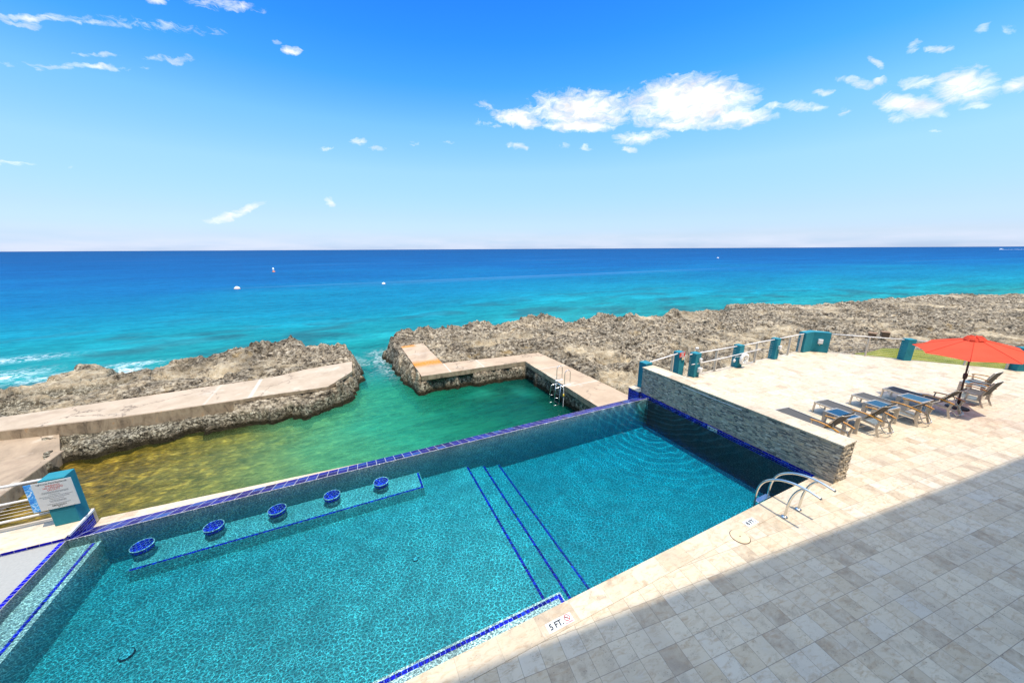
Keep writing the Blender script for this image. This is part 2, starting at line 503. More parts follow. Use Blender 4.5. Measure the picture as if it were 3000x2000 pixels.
def m_travertine(name, size, off, rot, fade=1.0):
    mt, t = new_mat(name)
    o = t.obj()
    v = t.mapping(o, (-off[0], -off[1], 0), (0, 0, 0), (1, 1, 1)) if rot == 0 else t.mapping(t.mapping(o, (0, 0, 0), (0, 0, rot)), (-off[0], -off[1], 0))
    s = t.vmath('DIVIDE', v, (size[0], size[1], 1.0))
    # joints wobble a little, as hand-laid stone does
    s = t.vmath('ADD', s, t.vmath('SCALE', t.vmath('SUBTRACT', t.noise(o, 1.3, 2.0, color=True), (0.5, 0.5, 0.5)), scale=0.02))
    cell = t.vmath('FLOOR', s)
    cell = t.vmath('MULTIPLY', cell, (1, 1, 0))
    wn = t.add('ShaderNodeTexWhiteNoise', {0: cell}, noise_dimensions='2D')
    fr = t.vmath('FRACTION', s)
    sp = t.add('ShaderNodeSeparateXYZ', {0: fr})
    ex = t.math('MINIMUM', sp.outputs[0], t.math('SUBTRACT', 1.0, sp.outputs[0]))
    ey = t.math('MINIMUM', sp.outputs[1], t.math('SUBTRACT', 1.0, sp.outputs[1]))
    jx = t.rng(t.math('MULTIPLY', ex, size[0]), 0.0014, 0.0042, 1.0, 0.0)
    jy = t.rng(t.math('MULTIPLY', ey, size[1]), 0.0014, 0.0042, 1.0, 0.0)
    joint = t.math('MAXIMUM', jx, jy)
    base = t.ramp(wn.outputs[0], [(0.0, (0.54, 0.425, 0.285)), (0.2, (0.595, 0.48, 0.33)), (0.5, (0.64, 0.53, 0.38)), (0.8, (0.615, 0.495, 0.34)), (1.0, (0.58, 0.475, 0.34))])
    # vein pattern shifted per tile
    sh = t.vmath('ADD', v, t.vmath('SCALE', wn.outputs[1], scale=31.0))
    vein = t.noise(t.mapping(sh, scale=(3.2, 9.0, 1.0)), 1.6, 6.0, 0.62, 0.8)
    blot = t.noise(sh, 5.0, 6.0, 0.65, 0.4)
    w2 = t.add('ShaderNodeSeparateColor', {0: wn.outputs[1]}).outputs[1]
    base = t.mix(t.math('MULTIPLY', t.rng(w2, 0.72, 0.98), t.rng(blot, 0.3, 0.62, 0.15, 0.9)), base, (0.40, 0.30, 0.20))
    base = t.mix(t.rng(w2, 0.18, 0.02, 0.0, 0.6), base, (0.60, 0.53, 0.43))
    c = t.mix(t.rng(vein, 0.50, 0.72, 0.0, 0.7), base, (0.40, 0.25, 0.13))
    c = t.mix(t.rng(blot, 0.53, 0.74, 0.0, 0.6), c, (0.31, 0.235, 0.165))
    c = t.mix(t.rng(blot, 0.42, 0.25, 0.0, 0.5), c, (0.60, 0.54, 0.45))
    dirt = t.noise(o, 0.7, 4.0, 0.6)
    c = t.mix(t.rng(dirt, 0.48, 0.72, 0.0, 0.4), c, (0.36, 0.30, 0.24))
    pit = t.noise(t.mapping(sh, scale=(1.0, 1.9, 1.0)), 42.0, 3.0, 0.6, 0.5)
    pm = t.math('MULTIPLY', t.rng(pit, 0.63, 0.67), t.rng(blot, 0.44, 0.56))
    c = t.mix(t.math('MULTIPLY', pm, 0.8), c, (0.13, 0.10, 0.08))
    c = t.mix(t.math('MULTIPLY', joint, 0.8 * fade), c, (0.17, 0.13, 0.10))
    h = t.math('SUBTRACT', t.math('MULTIPLY', blot, 0.15), t.math('ADD', joint, pm))
    nm = t.bump(h, 0.35, 0.003)
    finish(t, pbsdf(t, c, t.rng(blot, 0.3, 0.7, 0.42, 0.62), 0.0, nm, 0.35))
    return mt


def m_bluetile(name, size, axes, off=(0, 0), bright=1.0, brick=0.5, rough=0.12, groutw=0.006):
    """cobalt tile; axes = the two object axes the tiling runs along"""
    mt, t = new_mat(name)
    o = t.obj()
    sp = t.add('ShaderNodeSeparateXYZ', {0: o})
    uv = t.add('ShaderNodeCombineXYZ', {0: sp.outputs[axes[0]], 1: sp.outputs[axes[1]]}).outputs[0]
    uv = t.mapping(uv, (off[0], off[1], 0))
    br = t.add('ShaderNodeTexBrick', {'Vector': uv, 'Color1': (0, 0, 0, 1), 'Color2': (1, 1, 1, 1), 'Mortar': (0.5, 0.5, 0.5, 1), 'Scale': 1.0,
                                     'Mortar Size': groutw / 2, 'Mortar Smooth': 0.35, 'Bias': 0.0, 'Brick Width': size[0], 'Row Height': size[1]})
    br.offset = brick; br.squash = 1.0
    n = t.noise(o, 18.0, 4.0, 0.6, 1.0)
    c = t.ramp(t.math('ADD', t.math('MULTIPLY', br.outputs[0], 0.7), t.math('MULTIPLY', n, 0.3)),
               [(0.05, (0.002, 0.004, 0.07 * bright)), (0.35, (0.006, 0.004, 0.30 * bright)), (0.7, (0.008, 0.010, 0.46 * bright)), (0.95, (0.02, 0.10, 0.62 * bright))])
    c = t.mix(br.outputs[1], c, (0.42, 0.43, 0.47))
    nm = t.bump(t.math('SUBTRACT', t.math('MULTIPLY', n, 0.4), br.outputs[1]), 0.4, 0.004)
    finish(t, pbsdf(t, c, max(rough, 0.22), 0.0, nm, 0.035))
    return mt


def m_plaster():
    mt, t = new_mat('pool_plaster')
    o = t.obj()
    n = t.noise(o, 90.0, 3.0, 0.7)
    n2 = t.noise(o, 1.3, 3.0, 0.5)
    c = t.ramp(n, [(0.3, (0.40, 0.44, 0.41)), (0.5, (0.60, 0.64, 0.60)), (0.7, (0.76, 0.78, 0.73))])
    c = t.mix(t.rng(n2, 0.4, 0.7, 0.0, 0.25), c, (0.45, 0.55, 0.55))
    finish(t, pbsdf(t, c, 0.8, 0.0, None, 0.1))
    return mt


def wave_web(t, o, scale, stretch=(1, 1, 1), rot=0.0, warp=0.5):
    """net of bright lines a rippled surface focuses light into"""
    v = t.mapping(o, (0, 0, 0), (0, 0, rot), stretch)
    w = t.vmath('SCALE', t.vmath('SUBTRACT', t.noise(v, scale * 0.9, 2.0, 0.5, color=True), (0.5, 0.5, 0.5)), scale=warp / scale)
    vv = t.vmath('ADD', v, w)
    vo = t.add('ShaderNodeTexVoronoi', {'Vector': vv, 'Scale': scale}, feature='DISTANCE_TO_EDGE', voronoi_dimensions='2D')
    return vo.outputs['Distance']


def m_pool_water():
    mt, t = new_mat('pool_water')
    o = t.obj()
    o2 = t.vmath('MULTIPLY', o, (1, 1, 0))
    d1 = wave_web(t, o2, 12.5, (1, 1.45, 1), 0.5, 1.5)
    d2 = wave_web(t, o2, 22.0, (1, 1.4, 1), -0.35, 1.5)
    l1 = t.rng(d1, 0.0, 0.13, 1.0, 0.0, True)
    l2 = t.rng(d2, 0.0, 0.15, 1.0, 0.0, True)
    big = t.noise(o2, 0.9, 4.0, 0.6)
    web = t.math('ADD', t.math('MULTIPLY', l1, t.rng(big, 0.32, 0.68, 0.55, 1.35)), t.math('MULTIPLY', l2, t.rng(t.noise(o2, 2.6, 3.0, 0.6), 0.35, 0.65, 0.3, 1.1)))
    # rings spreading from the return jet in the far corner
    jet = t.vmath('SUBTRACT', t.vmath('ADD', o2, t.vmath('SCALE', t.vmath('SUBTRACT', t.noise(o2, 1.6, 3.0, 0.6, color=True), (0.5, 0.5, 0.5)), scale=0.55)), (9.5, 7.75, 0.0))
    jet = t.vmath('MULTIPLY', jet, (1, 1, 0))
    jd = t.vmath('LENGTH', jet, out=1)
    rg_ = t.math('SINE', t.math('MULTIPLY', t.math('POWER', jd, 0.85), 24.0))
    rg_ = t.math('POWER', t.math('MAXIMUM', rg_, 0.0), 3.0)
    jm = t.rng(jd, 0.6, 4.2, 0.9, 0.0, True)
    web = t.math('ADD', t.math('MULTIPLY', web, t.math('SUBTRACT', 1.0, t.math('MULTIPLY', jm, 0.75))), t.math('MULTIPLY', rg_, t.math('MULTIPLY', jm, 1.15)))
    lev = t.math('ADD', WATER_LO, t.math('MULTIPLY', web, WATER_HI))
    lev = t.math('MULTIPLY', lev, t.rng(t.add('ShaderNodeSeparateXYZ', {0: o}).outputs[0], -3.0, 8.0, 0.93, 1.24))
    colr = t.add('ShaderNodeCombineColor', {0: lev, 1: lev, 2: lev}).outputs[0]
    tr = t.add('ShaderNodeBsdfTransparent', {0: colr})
    hn = t.math('ADD', t.noise(o2, 7.0, 3.0, 0.5, 0.4), t.math('MULTIPLY', t.noise(o2, 2.2, 2.0), 0.8))
    nm = t.bump(hn, 0.35, 0.03)
    gl = t.add('ShaderNodeBsdfGlossy', {'Color': (1, 1, 1, 1), 'Roughness': 0.03})
    t.put(gl.inputs['Normal'], nm)
    fr = t.add('ShaderNodeFresnel', {0: 1.33}); t.put(fr.inputs[1], nm)
    mx = t.add('ShaderNodeMixShader')
    t.put(mx.inputs[0], t.math('MINIMUM', fr.outputs[0], 0.6)); t.l.new(tr.outputs[0], mx.inputs[1]); t.l.new(gl.outputs[0], mx.inputs[2])
    vol = t.add('ShaderNodeVolumeAbsorption', {'Color': POOL_ABS, 'Density': POOL_DENS})
    finish(t, mx, vol)
    return mt


WATER_LO, WATER_HI = 0.42, 0.85
POOL_ABS = (0.0, 0.755, 0.825, 1)
POOL_DENS = 1.75


def m_sea():
    mt, t = new_mat('sea_water')
    o = t.obj()
    body = t.add('ShaderNodeAttribute', attribute_name='body').outputs['Color']
    opac = t.add('ShaderNodeAttribute', attribute_name='opac').outputs['Fac']
    foam = t.add('ShaderNodeAttribute', attribute_name='foam').outputs['Fac']
    near = t.add('ShaderNodeAttribute', attribute_name='calm').outputs['Fac']   # 1 in the sheltered basin
    o2 = t.vmath('MULTIPLY', o, (1, 1, 0))
    # wind streaks and swell bands
    wv = t.mapping(o2, (0, 0, 0), (0, 0, R(-14)), (0.32, 1.0, 1.0))
    s1 = t.noise(wv, 0.05, 5.0, 0.62, 0.3)
    s2 = t.noise(wv, 0.75, 7.0, 0.74, 0.5)
    s3 = t.noise(wv, 3.6, 4.0, 0.65, 0.6)
    k = t.math('ADD', t.math('ADD', t.math('MULTIPLY', t.math('SUBTRACT', s1, 0.5), 1.0), t.math('MULTIPLY', t.math('SUBTRACT', s2, 0.5), 1.9)), t.math('MULTIPLY', t.math('SUBTRACT', s3, 0.5), 1.7))
    lev = t.rng(k, -0.7, 0.7, 0.50, 1.5)
    lv = t.add('ShaderNodeCombineColor', {0: t.math('POWER', lev, 1.6), 1: lev, 2: t.math('POWER', lev, 0.8)}).outputs[0]
    c = t.mix(1.0, body, lv, 'MULTIPLY')
    fm = t.math('MULTIPLY', foam, t.rng(t.noise(o2, 1.6, 6.0, 0.7, 1.5), 0.45, 0.62))
    streak = t.math('MULTIPLY', t.rng(t.noise(t.mapping(o2, (0, 0, 0), (0, 0, R(-20)), (0.05, 1.0, 1.0)), 0.035, 5.0, 0.55, 0.6), 0.64, 0.72), t.math('SUBTRACT', 1.0, near))
    c = t.mix(t.math('MULTIPLY', streak, 0.06), c, (0.55, 0.66, 0.78))
    c = t.mix(fm, c, (0.85, 0.88, 0.88))
    df = t.add('ShaderNodeBsdfDiffuse', {0: c})
    web = t.rng(wave_web(t, o2, 3.4, (0.55, 1.4, 1), R(20), 1.2), 0.0, 0.2, 1.0, 0.0, True)
    chop = t.rng(t.noise(t.mapping(o2, (0, 0, 0), (0, 0, R(20)), (0.5, 1.5, 1.0)), 2.6, 5.0, 0.7, 0.6), 0.35, 0.65, 0.45, 1.15)
    tl = t.math('MULTIPLY', chop, t.math('ADD', 0.72, t.math('MULTIPLY', web, 0.5)))
    tcol = t.mix(1.0, t.add('ShaderNodeAttribute', attribute_name='tint').outputs['Color'], t.add('ShaderNodeCombineColor', {0: tl, 1: tl, 2: tl}).outputs[0], 'MULTIPLY')
    tr = t.add('ShaderNodeBsdfTransparent', {0: tcol})
    m1 = t.add('ShaderNodeMixShader')
    t.put(m1.inputs[0], t.math('MAXIMUM', opac, fm)); t.l.new(tr.outputs[0], m1.inputs[1]); t.l.new(df.outputs[0], m1.inputs[2])
    rip = t.math('ADD', t.noise(wv, 2.2, 4.0, 0.6, 0.4), t.math('MULTIPLY', t.noise(wv, 0.5, 3.0, 0.5), 1.5))
    nm = t.bump(rip, 0.5, 0.12)
    gl = t.add('ShaderNodeBsdfGlossy', {'Color': (1, 1, 1, 1), 'Roughness': 0.12})
    t.put(gl.inputs['Normal'], nm)
    fr = t.add('ShaderNodeFresnel', {0: 1.33}); t.put(fr.inputs[1], nm)
    m2 = t.add('ShaderNodeMixShader')
    t.put(m2.inputs[0], t.math('MINIMUM', t.math('MULTIPLY', fr.outputs[0], 0.45), 0.042)); t.l.new(m1.outputs[0], m2.inputs[1]); t.l.new(gl.outputs[0], m2.inputs[2])
    finish(t, m2)
    return mt


def m_rock():
    mt, t = new_mat('ironshore_rock')
    o = t.obj()
    grey = t.add('ShaderNodeAttribute', attribute_name='grey').outputs['Fac']
    sep = t.add('ShaderNodeSeparateXYZ', {0: o}); z = sep.outputs[2]
    n = t.noise(o, 2.3, 7.0, 0.68, 0.6)
    n2 = t.noise(o, 9.0, 6.0, 0.7, 0.5)
    pale = t.ramp(n, [(0.3, (0.27, 0.195, 0.105)), (0.5, (0.44, 0.345, 0.22)), (0.7, (0.56, 0.475, 0.34))])
    n3 = t.noise(o, 3.0, 9.0, 0.74, 0.2)
    wob = t.vmath('SCALE', t.noise(o, 5.0, 4.0, 0.6, color=True), scale=0.28)
    cellv = t.add('ShaderNodeTexVoronoi', {'Vector': t.mapping(t.vmath('ADD', o, wob), scale=(1.0, 1.25, 1.6)), 'Scale': 5.2})
    cr_ = t.add('ShaderNodeSeparateColor', {0: cellv.outputs[1]}).outputs[0]
    n3 = t.math('ADD', t.math('MULTIPLY', n3, 0.88), t.math('MULTIPLY', t.math('ADD', cr_, 0.5), 0.06))
    n3 = t.math('SUBTRACT', t.math('ADD', n3, t.math('MULTIPLY', t.math('SUBTRACT', cr_, 0.5), 0.04)), t.math('MULTIPLY', t.rng(cellv.outputs[0], 0.30, 0.55), 0.04))
    drk = t.ramp(n3, [(0.37, (0.035, 0.027, 0.018)), (0.44, (0.16, 0.125, 0.085)), (0.50, (0.315, 0.255, 0.175)), (0.59, (0.50, 0.42, 0.305))])
    f = t.rng(t.math('ADD', grey, t.math('MULTIPLY', t.math('SUBTRACT', n2, 0.5), 0.9)), 0.32, 0.62)
    c = t.mix(f, pale, drk)
    # honeycomb pits: dark lichen tone that also stands in for their shade
    vo = t.add('ShaderNodeTexVoronoi', {'Vector': t.vmath('ADD', o, t.vmath('SCALE', t.noise(o, 3.0, 3.0, color=True), scale=0.5)), 'Scale': 3.6})
    pit = t.math('MULTIPLY', t.rng(vo.outputs[0], 0.12, 0.30, 1.0, 0.0), t.rng(n, 0.42, 0.56))
    c = t.mix(t.math('MULTIPLY', pit, t.rng(f, 0.0, 1.0, 0.25, 0.8)), c, (0.045, 0.040, 0.035))
    lv_ = t.rng(t.noise(o, 0.42, 6.0, 0.62, 0.3), 0.34, 0.60, 0.50, 1.06)
    c = t.mix(1.0, c, t.add('ShaderNodeCombineColor', {0: lv_, 1: lv_, 2: lv_}).outputs[0], 'MULTIPLY')
    oc = t.rng(t.noise(o, 0.55, 4.0, 0.6), 0.62, 0.72)
    c = t.mix(t.math('MULTIPLY', oc, 0.45), c, (0.40, 0.26, 0.09))
    # tide zone: barnacle white above black algae
    zz = t.math('ADD', z, t.math('MULTIPLY', t.math('SUBTRACT', n2, 0.5), 0.5))
    barn = t.math('MULTIPLY', t.rng(zz, -3.16, -3.04), t.rng(zz, -2.78, -2.55, 1.0, 0.0))
    bcol = t.ramp(t.noise(o, 7.5, 7.0, 0.75, 0.6), [(0.44, (0.022, 0.020, 0.014)), (0.51, (0.13, 0.11, 0.075)), (0.58, (0.42, 0.375, 0.27)), (0.66, (0.56, 0.52, 0.41))])
    c = t.mix(t.math('MULTIPLY', barn, 0.85), c, bcol)
    c = t.mix(t.rng(zz, -3.05, -3.2), c, (0.035, 0.028, 0.015))
    h = t.math('ADD', t.noise(o, 7.0, 8.0, 0.72, 0.4), t.math('MULTIPLY', t.rng(vo.outputs[0], 0.0, 0.4), 0.8))
    nm = t.bump(h, 0.9, 0.14)
    finish(t, pbsdf(t, c, 0.92, 0.0, nm, 0.15))
    return mt


def m_seabed():
    mt, t = new_mat('seabed')
    o = t.obj()
    a = t.add('ShaderNodeAttribute', attribute_name='sand').outputs['Fac']
    n = t.noise(o, 1.3, 8.0, 0.72, 1.0)
    n2 = t.noise(o, 5.0, 5.0, 0.7)
    weed = t.ramp(t.math('ADD', t.math('MULTIPLY', n, 0.6), t.math('MULTIPLY', n2, 0.4)),
                  [(0.33, (0.06, 0.05, 0.025)), (0.46, (0.34, 0.24, 0.07)), (0.56, (0.52, 0.41, 0.12)), (0.68, (0.70, 0.64, 0.38))])
    cob = t.add('ShaderNodeTexVoronoi', {'Vector': t.vmath('ADD', o, t.vmath('SCALE', t.noise(o, 2.0, 3.0, color=True), scale=0.35)), 'Scale': 1.9})
    cc = t.add('ShaderNodeSeparateColor', {0: cob.outputs[1]}).outputs[0]
    edge_ = t.rng(cob.outputs[0], 0.25, 0.55, 1.0, 0.45)
    st_ = t.math('MULTIPLY', t.rng(cc, 0.0, 1.0, 0.55, 1.35), edge_)
    weed = t.mix(0.75, weed, t.mix(1.0, weed, t.add('ShaderNodeCombineColor', {0: st_, 1: st_, 2: st_}).outputs[0], 'MULTIPLY'))
    sand = t.ramp(n, [(0.35, (0.22, 0.28, 0.16)), (0.55, (0.46, 0.50, 0.34)), (0.72, (0.66, 0.68, 0.5))])
    c = t.mix(a, weed, sand)
    finish(t, pbsdf(t, c, 0.9, 0.0, None, 0.1))
    return mt


def m_concrete(name, col, col2, rust=False, axis='x', joints=()):
    mt, t = new_mat(name)
    o = t.obj()
    n = t.noise(o, 0.8, 6.0, 0.6, 0.4)
    n2 = t.noise(o, 7.0, 5.0, 0.65)
    c = t.ramp(n, [(0.3, col2), (0.6, col), (0.8, tuple(min(1, x * 1.1) for x in col))])
    c = t.mix(t.rng(n2, 0.5, 0.8, 0.0, 0.35), c, tuple(x * 0.72 for x in col2))
    # brushed streaks across the walk
    st = t.noise(t.mapping(o, scale=(0.5, 6.0, 6.0)), 2.0, 5.0, 0.6)
    c = t.mix(t.rng(st, 0.55, 0.8, 0.0, 0.25), c, (0.45, 0.33, 0.25))
    ck = t.add('ShaderNodeTexVoronoi', {'Vector': t.vmath('ADD', o, t.vmath('SCALE', t.noise(o, 1.6, 5.0, 0.65, color=True), scale=0.9)), 'Scale': 0.42}, feature='DISTANCE_TO_EDGE')
    crack = t.math('MULTIPLY', t.rng(ck.outputs['Distance'], 0.004, 0.016, 1.0, 0.0), t.rng(t.noise(o, 0.6, 2.0), 0.46, 0.56))
    c = t.mix(t.math('MULTIPLY', crack, 0.8), c, (0.12, 0.09, 0.065))
    c = t.mix(t.rng(t.noise(o, 0.45, 7.0, 0.7, 0.6), 0.55, 0.68, 0.0, 0.45), c, (0.24, 0.165, 0.115))
    c = t.mix(t.rng(t.noise(t.mapping(o, (7, 3, 0)), 0.7, 6.0, 0.7, 0.4), 0.57, 0.7, 0.0, 0.5), c, (0.55, 0.49, 0.40))
    sep = t.add('ShaderNodeSeparateXYZ', {0: o})
    for ax, pos, w, colj in joints:
        u = t.math('ABSOLUTE', t.math('SUBTRACT', t.math('ADD', sep.outputs[ax], t.math('MULTIPLY', t.math('SUBTRACT', n2, 0.5), 0.03)), pos))
        c = t.mix(t.math('MULTIPLY', t.rng(u, w * 0.5, w, 1.0, 0.0), 0.75), c, colj)
    if rust:
        for (y0, w, x0, x1, k) in rust:
            u = t.math('ABSOLUTE', t.math('SUBTRACT', t.math('ADD', sep.outputs[1], t.math('MULTIPLY', t.math('SUBTRACT', n, 0.5), 0.6)), y0))
            mk = t.rng(u, w * 0.25, w, 1.0, 0.0)
            mk = t.math('MULTIPLY', mk, t.rng(sep.outputs[0], x0, x0 + 0.3))
            mk = t.math('MULTIPLY', mk, t.rng(sep.outputs[0], x1 - 0.3, x1, 1.0, 0.0))
            mk = t.math('MULTIPLY', mk, t.rng(n2, 0.3, 0.6, 0.5, 1.0))
            c = t.mix(t.math('MULTIPLY', mk, k), c, (0.52, 0.175, 0.005))
    # weathered side faces
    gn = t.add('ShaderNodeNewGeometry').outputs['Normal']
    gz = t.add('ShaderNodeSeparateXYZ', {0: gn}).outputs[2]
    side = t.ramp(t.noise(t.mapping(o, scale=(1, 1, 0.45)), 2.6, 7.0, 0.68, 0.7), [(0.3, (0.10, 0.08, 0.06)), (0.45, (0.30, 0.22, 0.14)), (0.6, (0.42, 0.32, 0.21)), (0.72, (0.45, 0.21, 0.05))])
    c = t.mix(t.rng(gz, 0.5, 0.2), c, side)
    nm = t.bump(t.math('ADD', n2, t.noise(o, 40.0, 3.0)), 0.3, 0.02)
    finish(t, pbsdf(t, c, 0.85, 0.0, nm, 0.2))
    return mt


def m_ledgestone():
    mt, t = new_mat('ledger_stone')
    o = t.obj()
    a = t.add('ShaderNodeAttribute', attribute_name='tone').outputs['Fac']
    n = t.noise(o, 14.0, 6.0, 0.7, 0.5)
    c = t.ramp(t.math('ADD', t.math('MULTIPLY', a, 0.8), t.math('MULTIPLY', n, 0.25)),
               [(0.08, (0.09, 0.09, 0.095)), (0.3, (0.29, 0.25, 0.20)), (0.55, (0.48, 0.41, 0.32)), (0.8, (0.58, 0.455, 0.30)), (1.0, (0.78, 0.71, 0.60))])
    nm = t.bump(n, 0.6, 0.015)
    finish(t, pbsdf(t, c, 0.7, 0.0, nm, 0.3))
    return mt


def m_canvas(name, col, trans=0.45):
    mt, t = new_mat(name)
    o = t.obj()
    n = t.noise(o, 3.0, 4.0)
    c = t.ramp(n, [(0.3, tuple(x * 0.9 for x in col)), (0.7, col)])
    wv = t.noise(t.mapping(o, scale=(1, 1, 1)), 220.0, 1.0)
    nm = t.bump(wv, 0.15, 0.002)
    df = t.add('ShaderNodeBsdfDiffuse', {0: c}); t.put(df.inputs['Normal'], nm)
    tl = t.add('ShaderNodeBsdfTranslucent', {0: c})
    mx = t.add('ShaderNodeMixShader', {0: trans}); t.l.new(df.outputs[0], mx.inputs[1]); t.l.new(tl.outputs[0], mx.inputs[2])
    finish(t, mx)
    return mt


def m_glass(name, col, gloss=0.12):
    mt, t = new_mat(name)
    tr = t.add('ShaderNodeBsdfTransparent', {0: (*col, 1)})
    gl = t.add('ShaderNodeBsdfGlossy', {0: (1, 1, 1, 1), 'Roughness': 0.04})
    fr = t.add('ShaderNodeFresnel', {0: 1.5})
    mx = t.add('ShaderNodeMixShader'); t.put(mx.inputs[0], t.math('ADD', t.math('MULTIPLY', fr.outputs[0], 1.0), gloss, clamp=True))
    t.l.new(tr.outputs[0], mx.inputs[1]); t.l.new(gl.outputs[0], mx.inputs[2])
    finish(t, mx)
    return mt


def m_marble_blue():
    mt, t = new_mat('sign_water_print')
    o = t.obj()
    n = t.noise(o, 9.0, 6.0, 0.65, 2.2)
    finish(t, pbsdf(t, t.ramp(n, [(0.35, (0.01, 0.10, 0.55)), (0.5, (0.05, 0.40, 0.85)), (0.62, (0.75, 0.85, 0.95))]), 0.3))
    return mt


def m_grass():
    mt, t = new_mat('lawn_grass')
    o = t.obj()
    n = t.noise(o, 1.3, 5.0, 0.6)
    n2 = t.noise(o, 30.0, 4.0, 0.7)
    c = t.ramp(t.math('ADD', t.math('MULTIPLY', n, 0.5), t.math('MULTIPLY', n2, 0.5)), [(0.35, (0.07, 0.09, 0.012)), (0.5, (0.17, 0.185, 0.025)), (0.65, (0.31, 0.27, 0.055))])
    finish(t, pbsdf(t, c, 0.9, 0.0, t.bump(n2, 0.8, 0.05), 0.1))
    return mt


M = {}
M['deck'] = m_travertine('travertine_tile', (0.3055, 0.3075), (0.239, 0.2095), R(6.5))
M['coping'] = m_travertine('travertine_coping', (0.61, 1.2), (0.12, 2.95), 0, 0.45)
M['cap'] = m_travertine('travertine_cap', (2.6, 0.9), (0.4, 0.35), 0, 0.6)
M['plaster'] = m_plaster()
M['pool_water'] = m_pool_water()
M['sea'] = m_sea()
M['rock'] = m_rock()
M['seabed'] = m_seabed()
M['ledge'] = m_ledgestone()
M['edge_tile'] = m_bluetile('edge_tile', (0.23, 0.31), (0, 1), (0.05, 0.06), 0.46, 0.0, 0.3, 0.015)
M['tile_wall_x'] = m_bluetile('wall_tile_x', (0.16, 0.05), (0, 2), (0, 0), 0.8, 0.5)
M['tile_wall_y'] = m_bluetile('wall_tile_y', (0.16, 0.05), (1, 2), (0, 0), 0.8, 0.5)
M['mosaic_x'] = m_bluetile('mosaic_x', (0.075, 0.3), (0, 1), (0, 0), 1.5, 0.0, 0.3, 0.006)
M['mosaic_y'] = m_bluetile('mosaic_y', (0.075, 0.3), (1, 0), (0, 0), 1.5, 0.0, 0.3, 0.006)
M['stool_tile'] = m_bluetile('stool_tile', (0.07, 0.07), (0, 1), (0, 0), 1.5, 0.5, 0.2, 0.006)
M['shaded_plaster'] = simple('shaded_wall_plaster', (0.25, 0.29, 0.29), 0.7, 0, 0.15, 60.0)  # plaster darkened to paint in the sea-side wall's shade; pedestals share it
M['wall_shade_and_rim'] = simple('wall_shade_and_rim', (0.045, 0.065, 0.085), 0.6, 0, 0.2, 4.0)  # shade on the deep-end wall put into the colour; lamp rims use it too
M['shelf'] = simple('shelf_plaster', (0.31, 0.305, 0.285), 0.85, 0, 0.10, 30.0)
M['white_trim'] = simple('white_trim', (0.72, 0.70, 0.68), 0.6, 0, 0.06, 8)
M['teal'] = simple('teal_stucco', (0.022, 0.195, 0.25), 0.8, 0, 0.16, 3.0, 0.35, 90, 0.2, (0.05, 0.22, 0.26))
M['white'] = simple('white_plastic', (0.78, 0.77, 0.74), 0.5, 0, 0.05, 8)
M['white_rail'] = simple('painted_rail', (0.72, 0.68, 0.64), 0.4, 0, 0.06, 5)
M['post'] = simple('painted_post', (0.56, 0.49, 0.40), 0.5, 0, 0.12, 7)
M['steel'] = simple('stainless_steel', (0.72, 0.70, 0.66), 0.22, 1.0, 0.06, 4)
M['alu'] = simple('brushed_aluminium', (0.55, 0.49, 0.41), 0.38, 0.55, 0.08, 9)
M['sling'] = simple('charcoal_sling', (0.085, 0.080, 0.076), 0.7, 0, 0.2, 30, 0.2, 300, 0.2)
M['teak'] = simple('teak', (0.52, 0.235, 0.035), 0.45, 0, 0.3, 14)
M['glass_top'] = m_glass('table_glass', (0.55, 0.68, 0.84), 0.15)
M['canvas'] = m_canvas('red_canvas', (0.85, 0.12, 0.07), 0.30)
M['canvas_dark'] = m_canvas('red_canvas_seam', (0.62, 0.06, 0.04), 0.2)
M['dark_metal'] = simple('bronze_metal', (0.075, 0.045, 0.045), 0.45, 0.3, 0.2, 6)
M['black'] = simple('black_rubber', (0.012, 0.011, 0.011), 0.6, 0, 0.2, 12)
M['red'] = simple('red_board', (0.70, 0.055, 0.03), 0.5, 0, 0.06, 6)
M['yellow'] = simple('yellow_board', (0.78, 0.52, 0.05), 0.5, 0, 0.08, 6)
M['ink'] = simple('black_ink', (0.015, 0.015, 0.017), 0.6, 0, 0.1, 9)
M['grey_ink'] = simple('grey_ink', (0.30, 0.30, 0.31), 0.6, 0, 0.1, 9)
M['red_ink'] = simple('red_ink', (0.55, 0.04, 0.03), 0.6, 0, 0.1, 9)
M['board'] = simple('sign_board', (0.60, 0.60, 0.59), 0.35, 0, 0.03, 4)
M['marble'] = m_marble_blue()
M['grass'] = m_grass()
M['wood'] = simple('weathered_wood', (0.22, 0.13, 0.07), 0.8, 0, 0.3, 12)
M['orange'] = simple('orange_float', (0.75, 0.22, 0.04), 0.5, 0, 0.1, 9)
M['boat'] = simple('boat_gelcoat', (0.85, 0.85, 0.84), 0.3, 0, 0.03, 2)
M['foam'] = simple('wake_foam', (0.85, 0.88, 0.9), 0.9, 0, 0.05, 0.5)
M['wall_paint'] = simple('building_render', (0.66, 0.63, 0.56), 0.85, 0, 0.06, 0.6, 0.2, 40)
M['dark_glass'] = simple('window_glass', (0.03, 0.05, 0.06), 0.08, 0, 0.1, 1)
M['lid'] = simple('terracotta_lid', (0.66, 0.49, 0.30), 0.6, 0, 0.14, 7)
M['lamp'] = simple('lamp_lens', (0.92, 0.95, 0.95), 0.3, 0, 0.25, 30)
M['earth'] = simple('earth', (0.34, 0.28, 0.20), 0.95, 0, 0.3, 0.4)
M['jetty_l'] = m_concrete('jetty_concrete', (0.44, 0.345, 0.25), (0.36, 0.275, 0.19), False,
                          joints=[(0, -12.9, 0.06, (0.45, 0.33, 0.24)), (0, -9.2, 0.05, (0.45, 0.33, 0.24)), (0, -7.2, 0.08, (0.46, 0.39, 0.31)), (0, -5.3, 0.12, (0.50, 0.45, 0.38))])
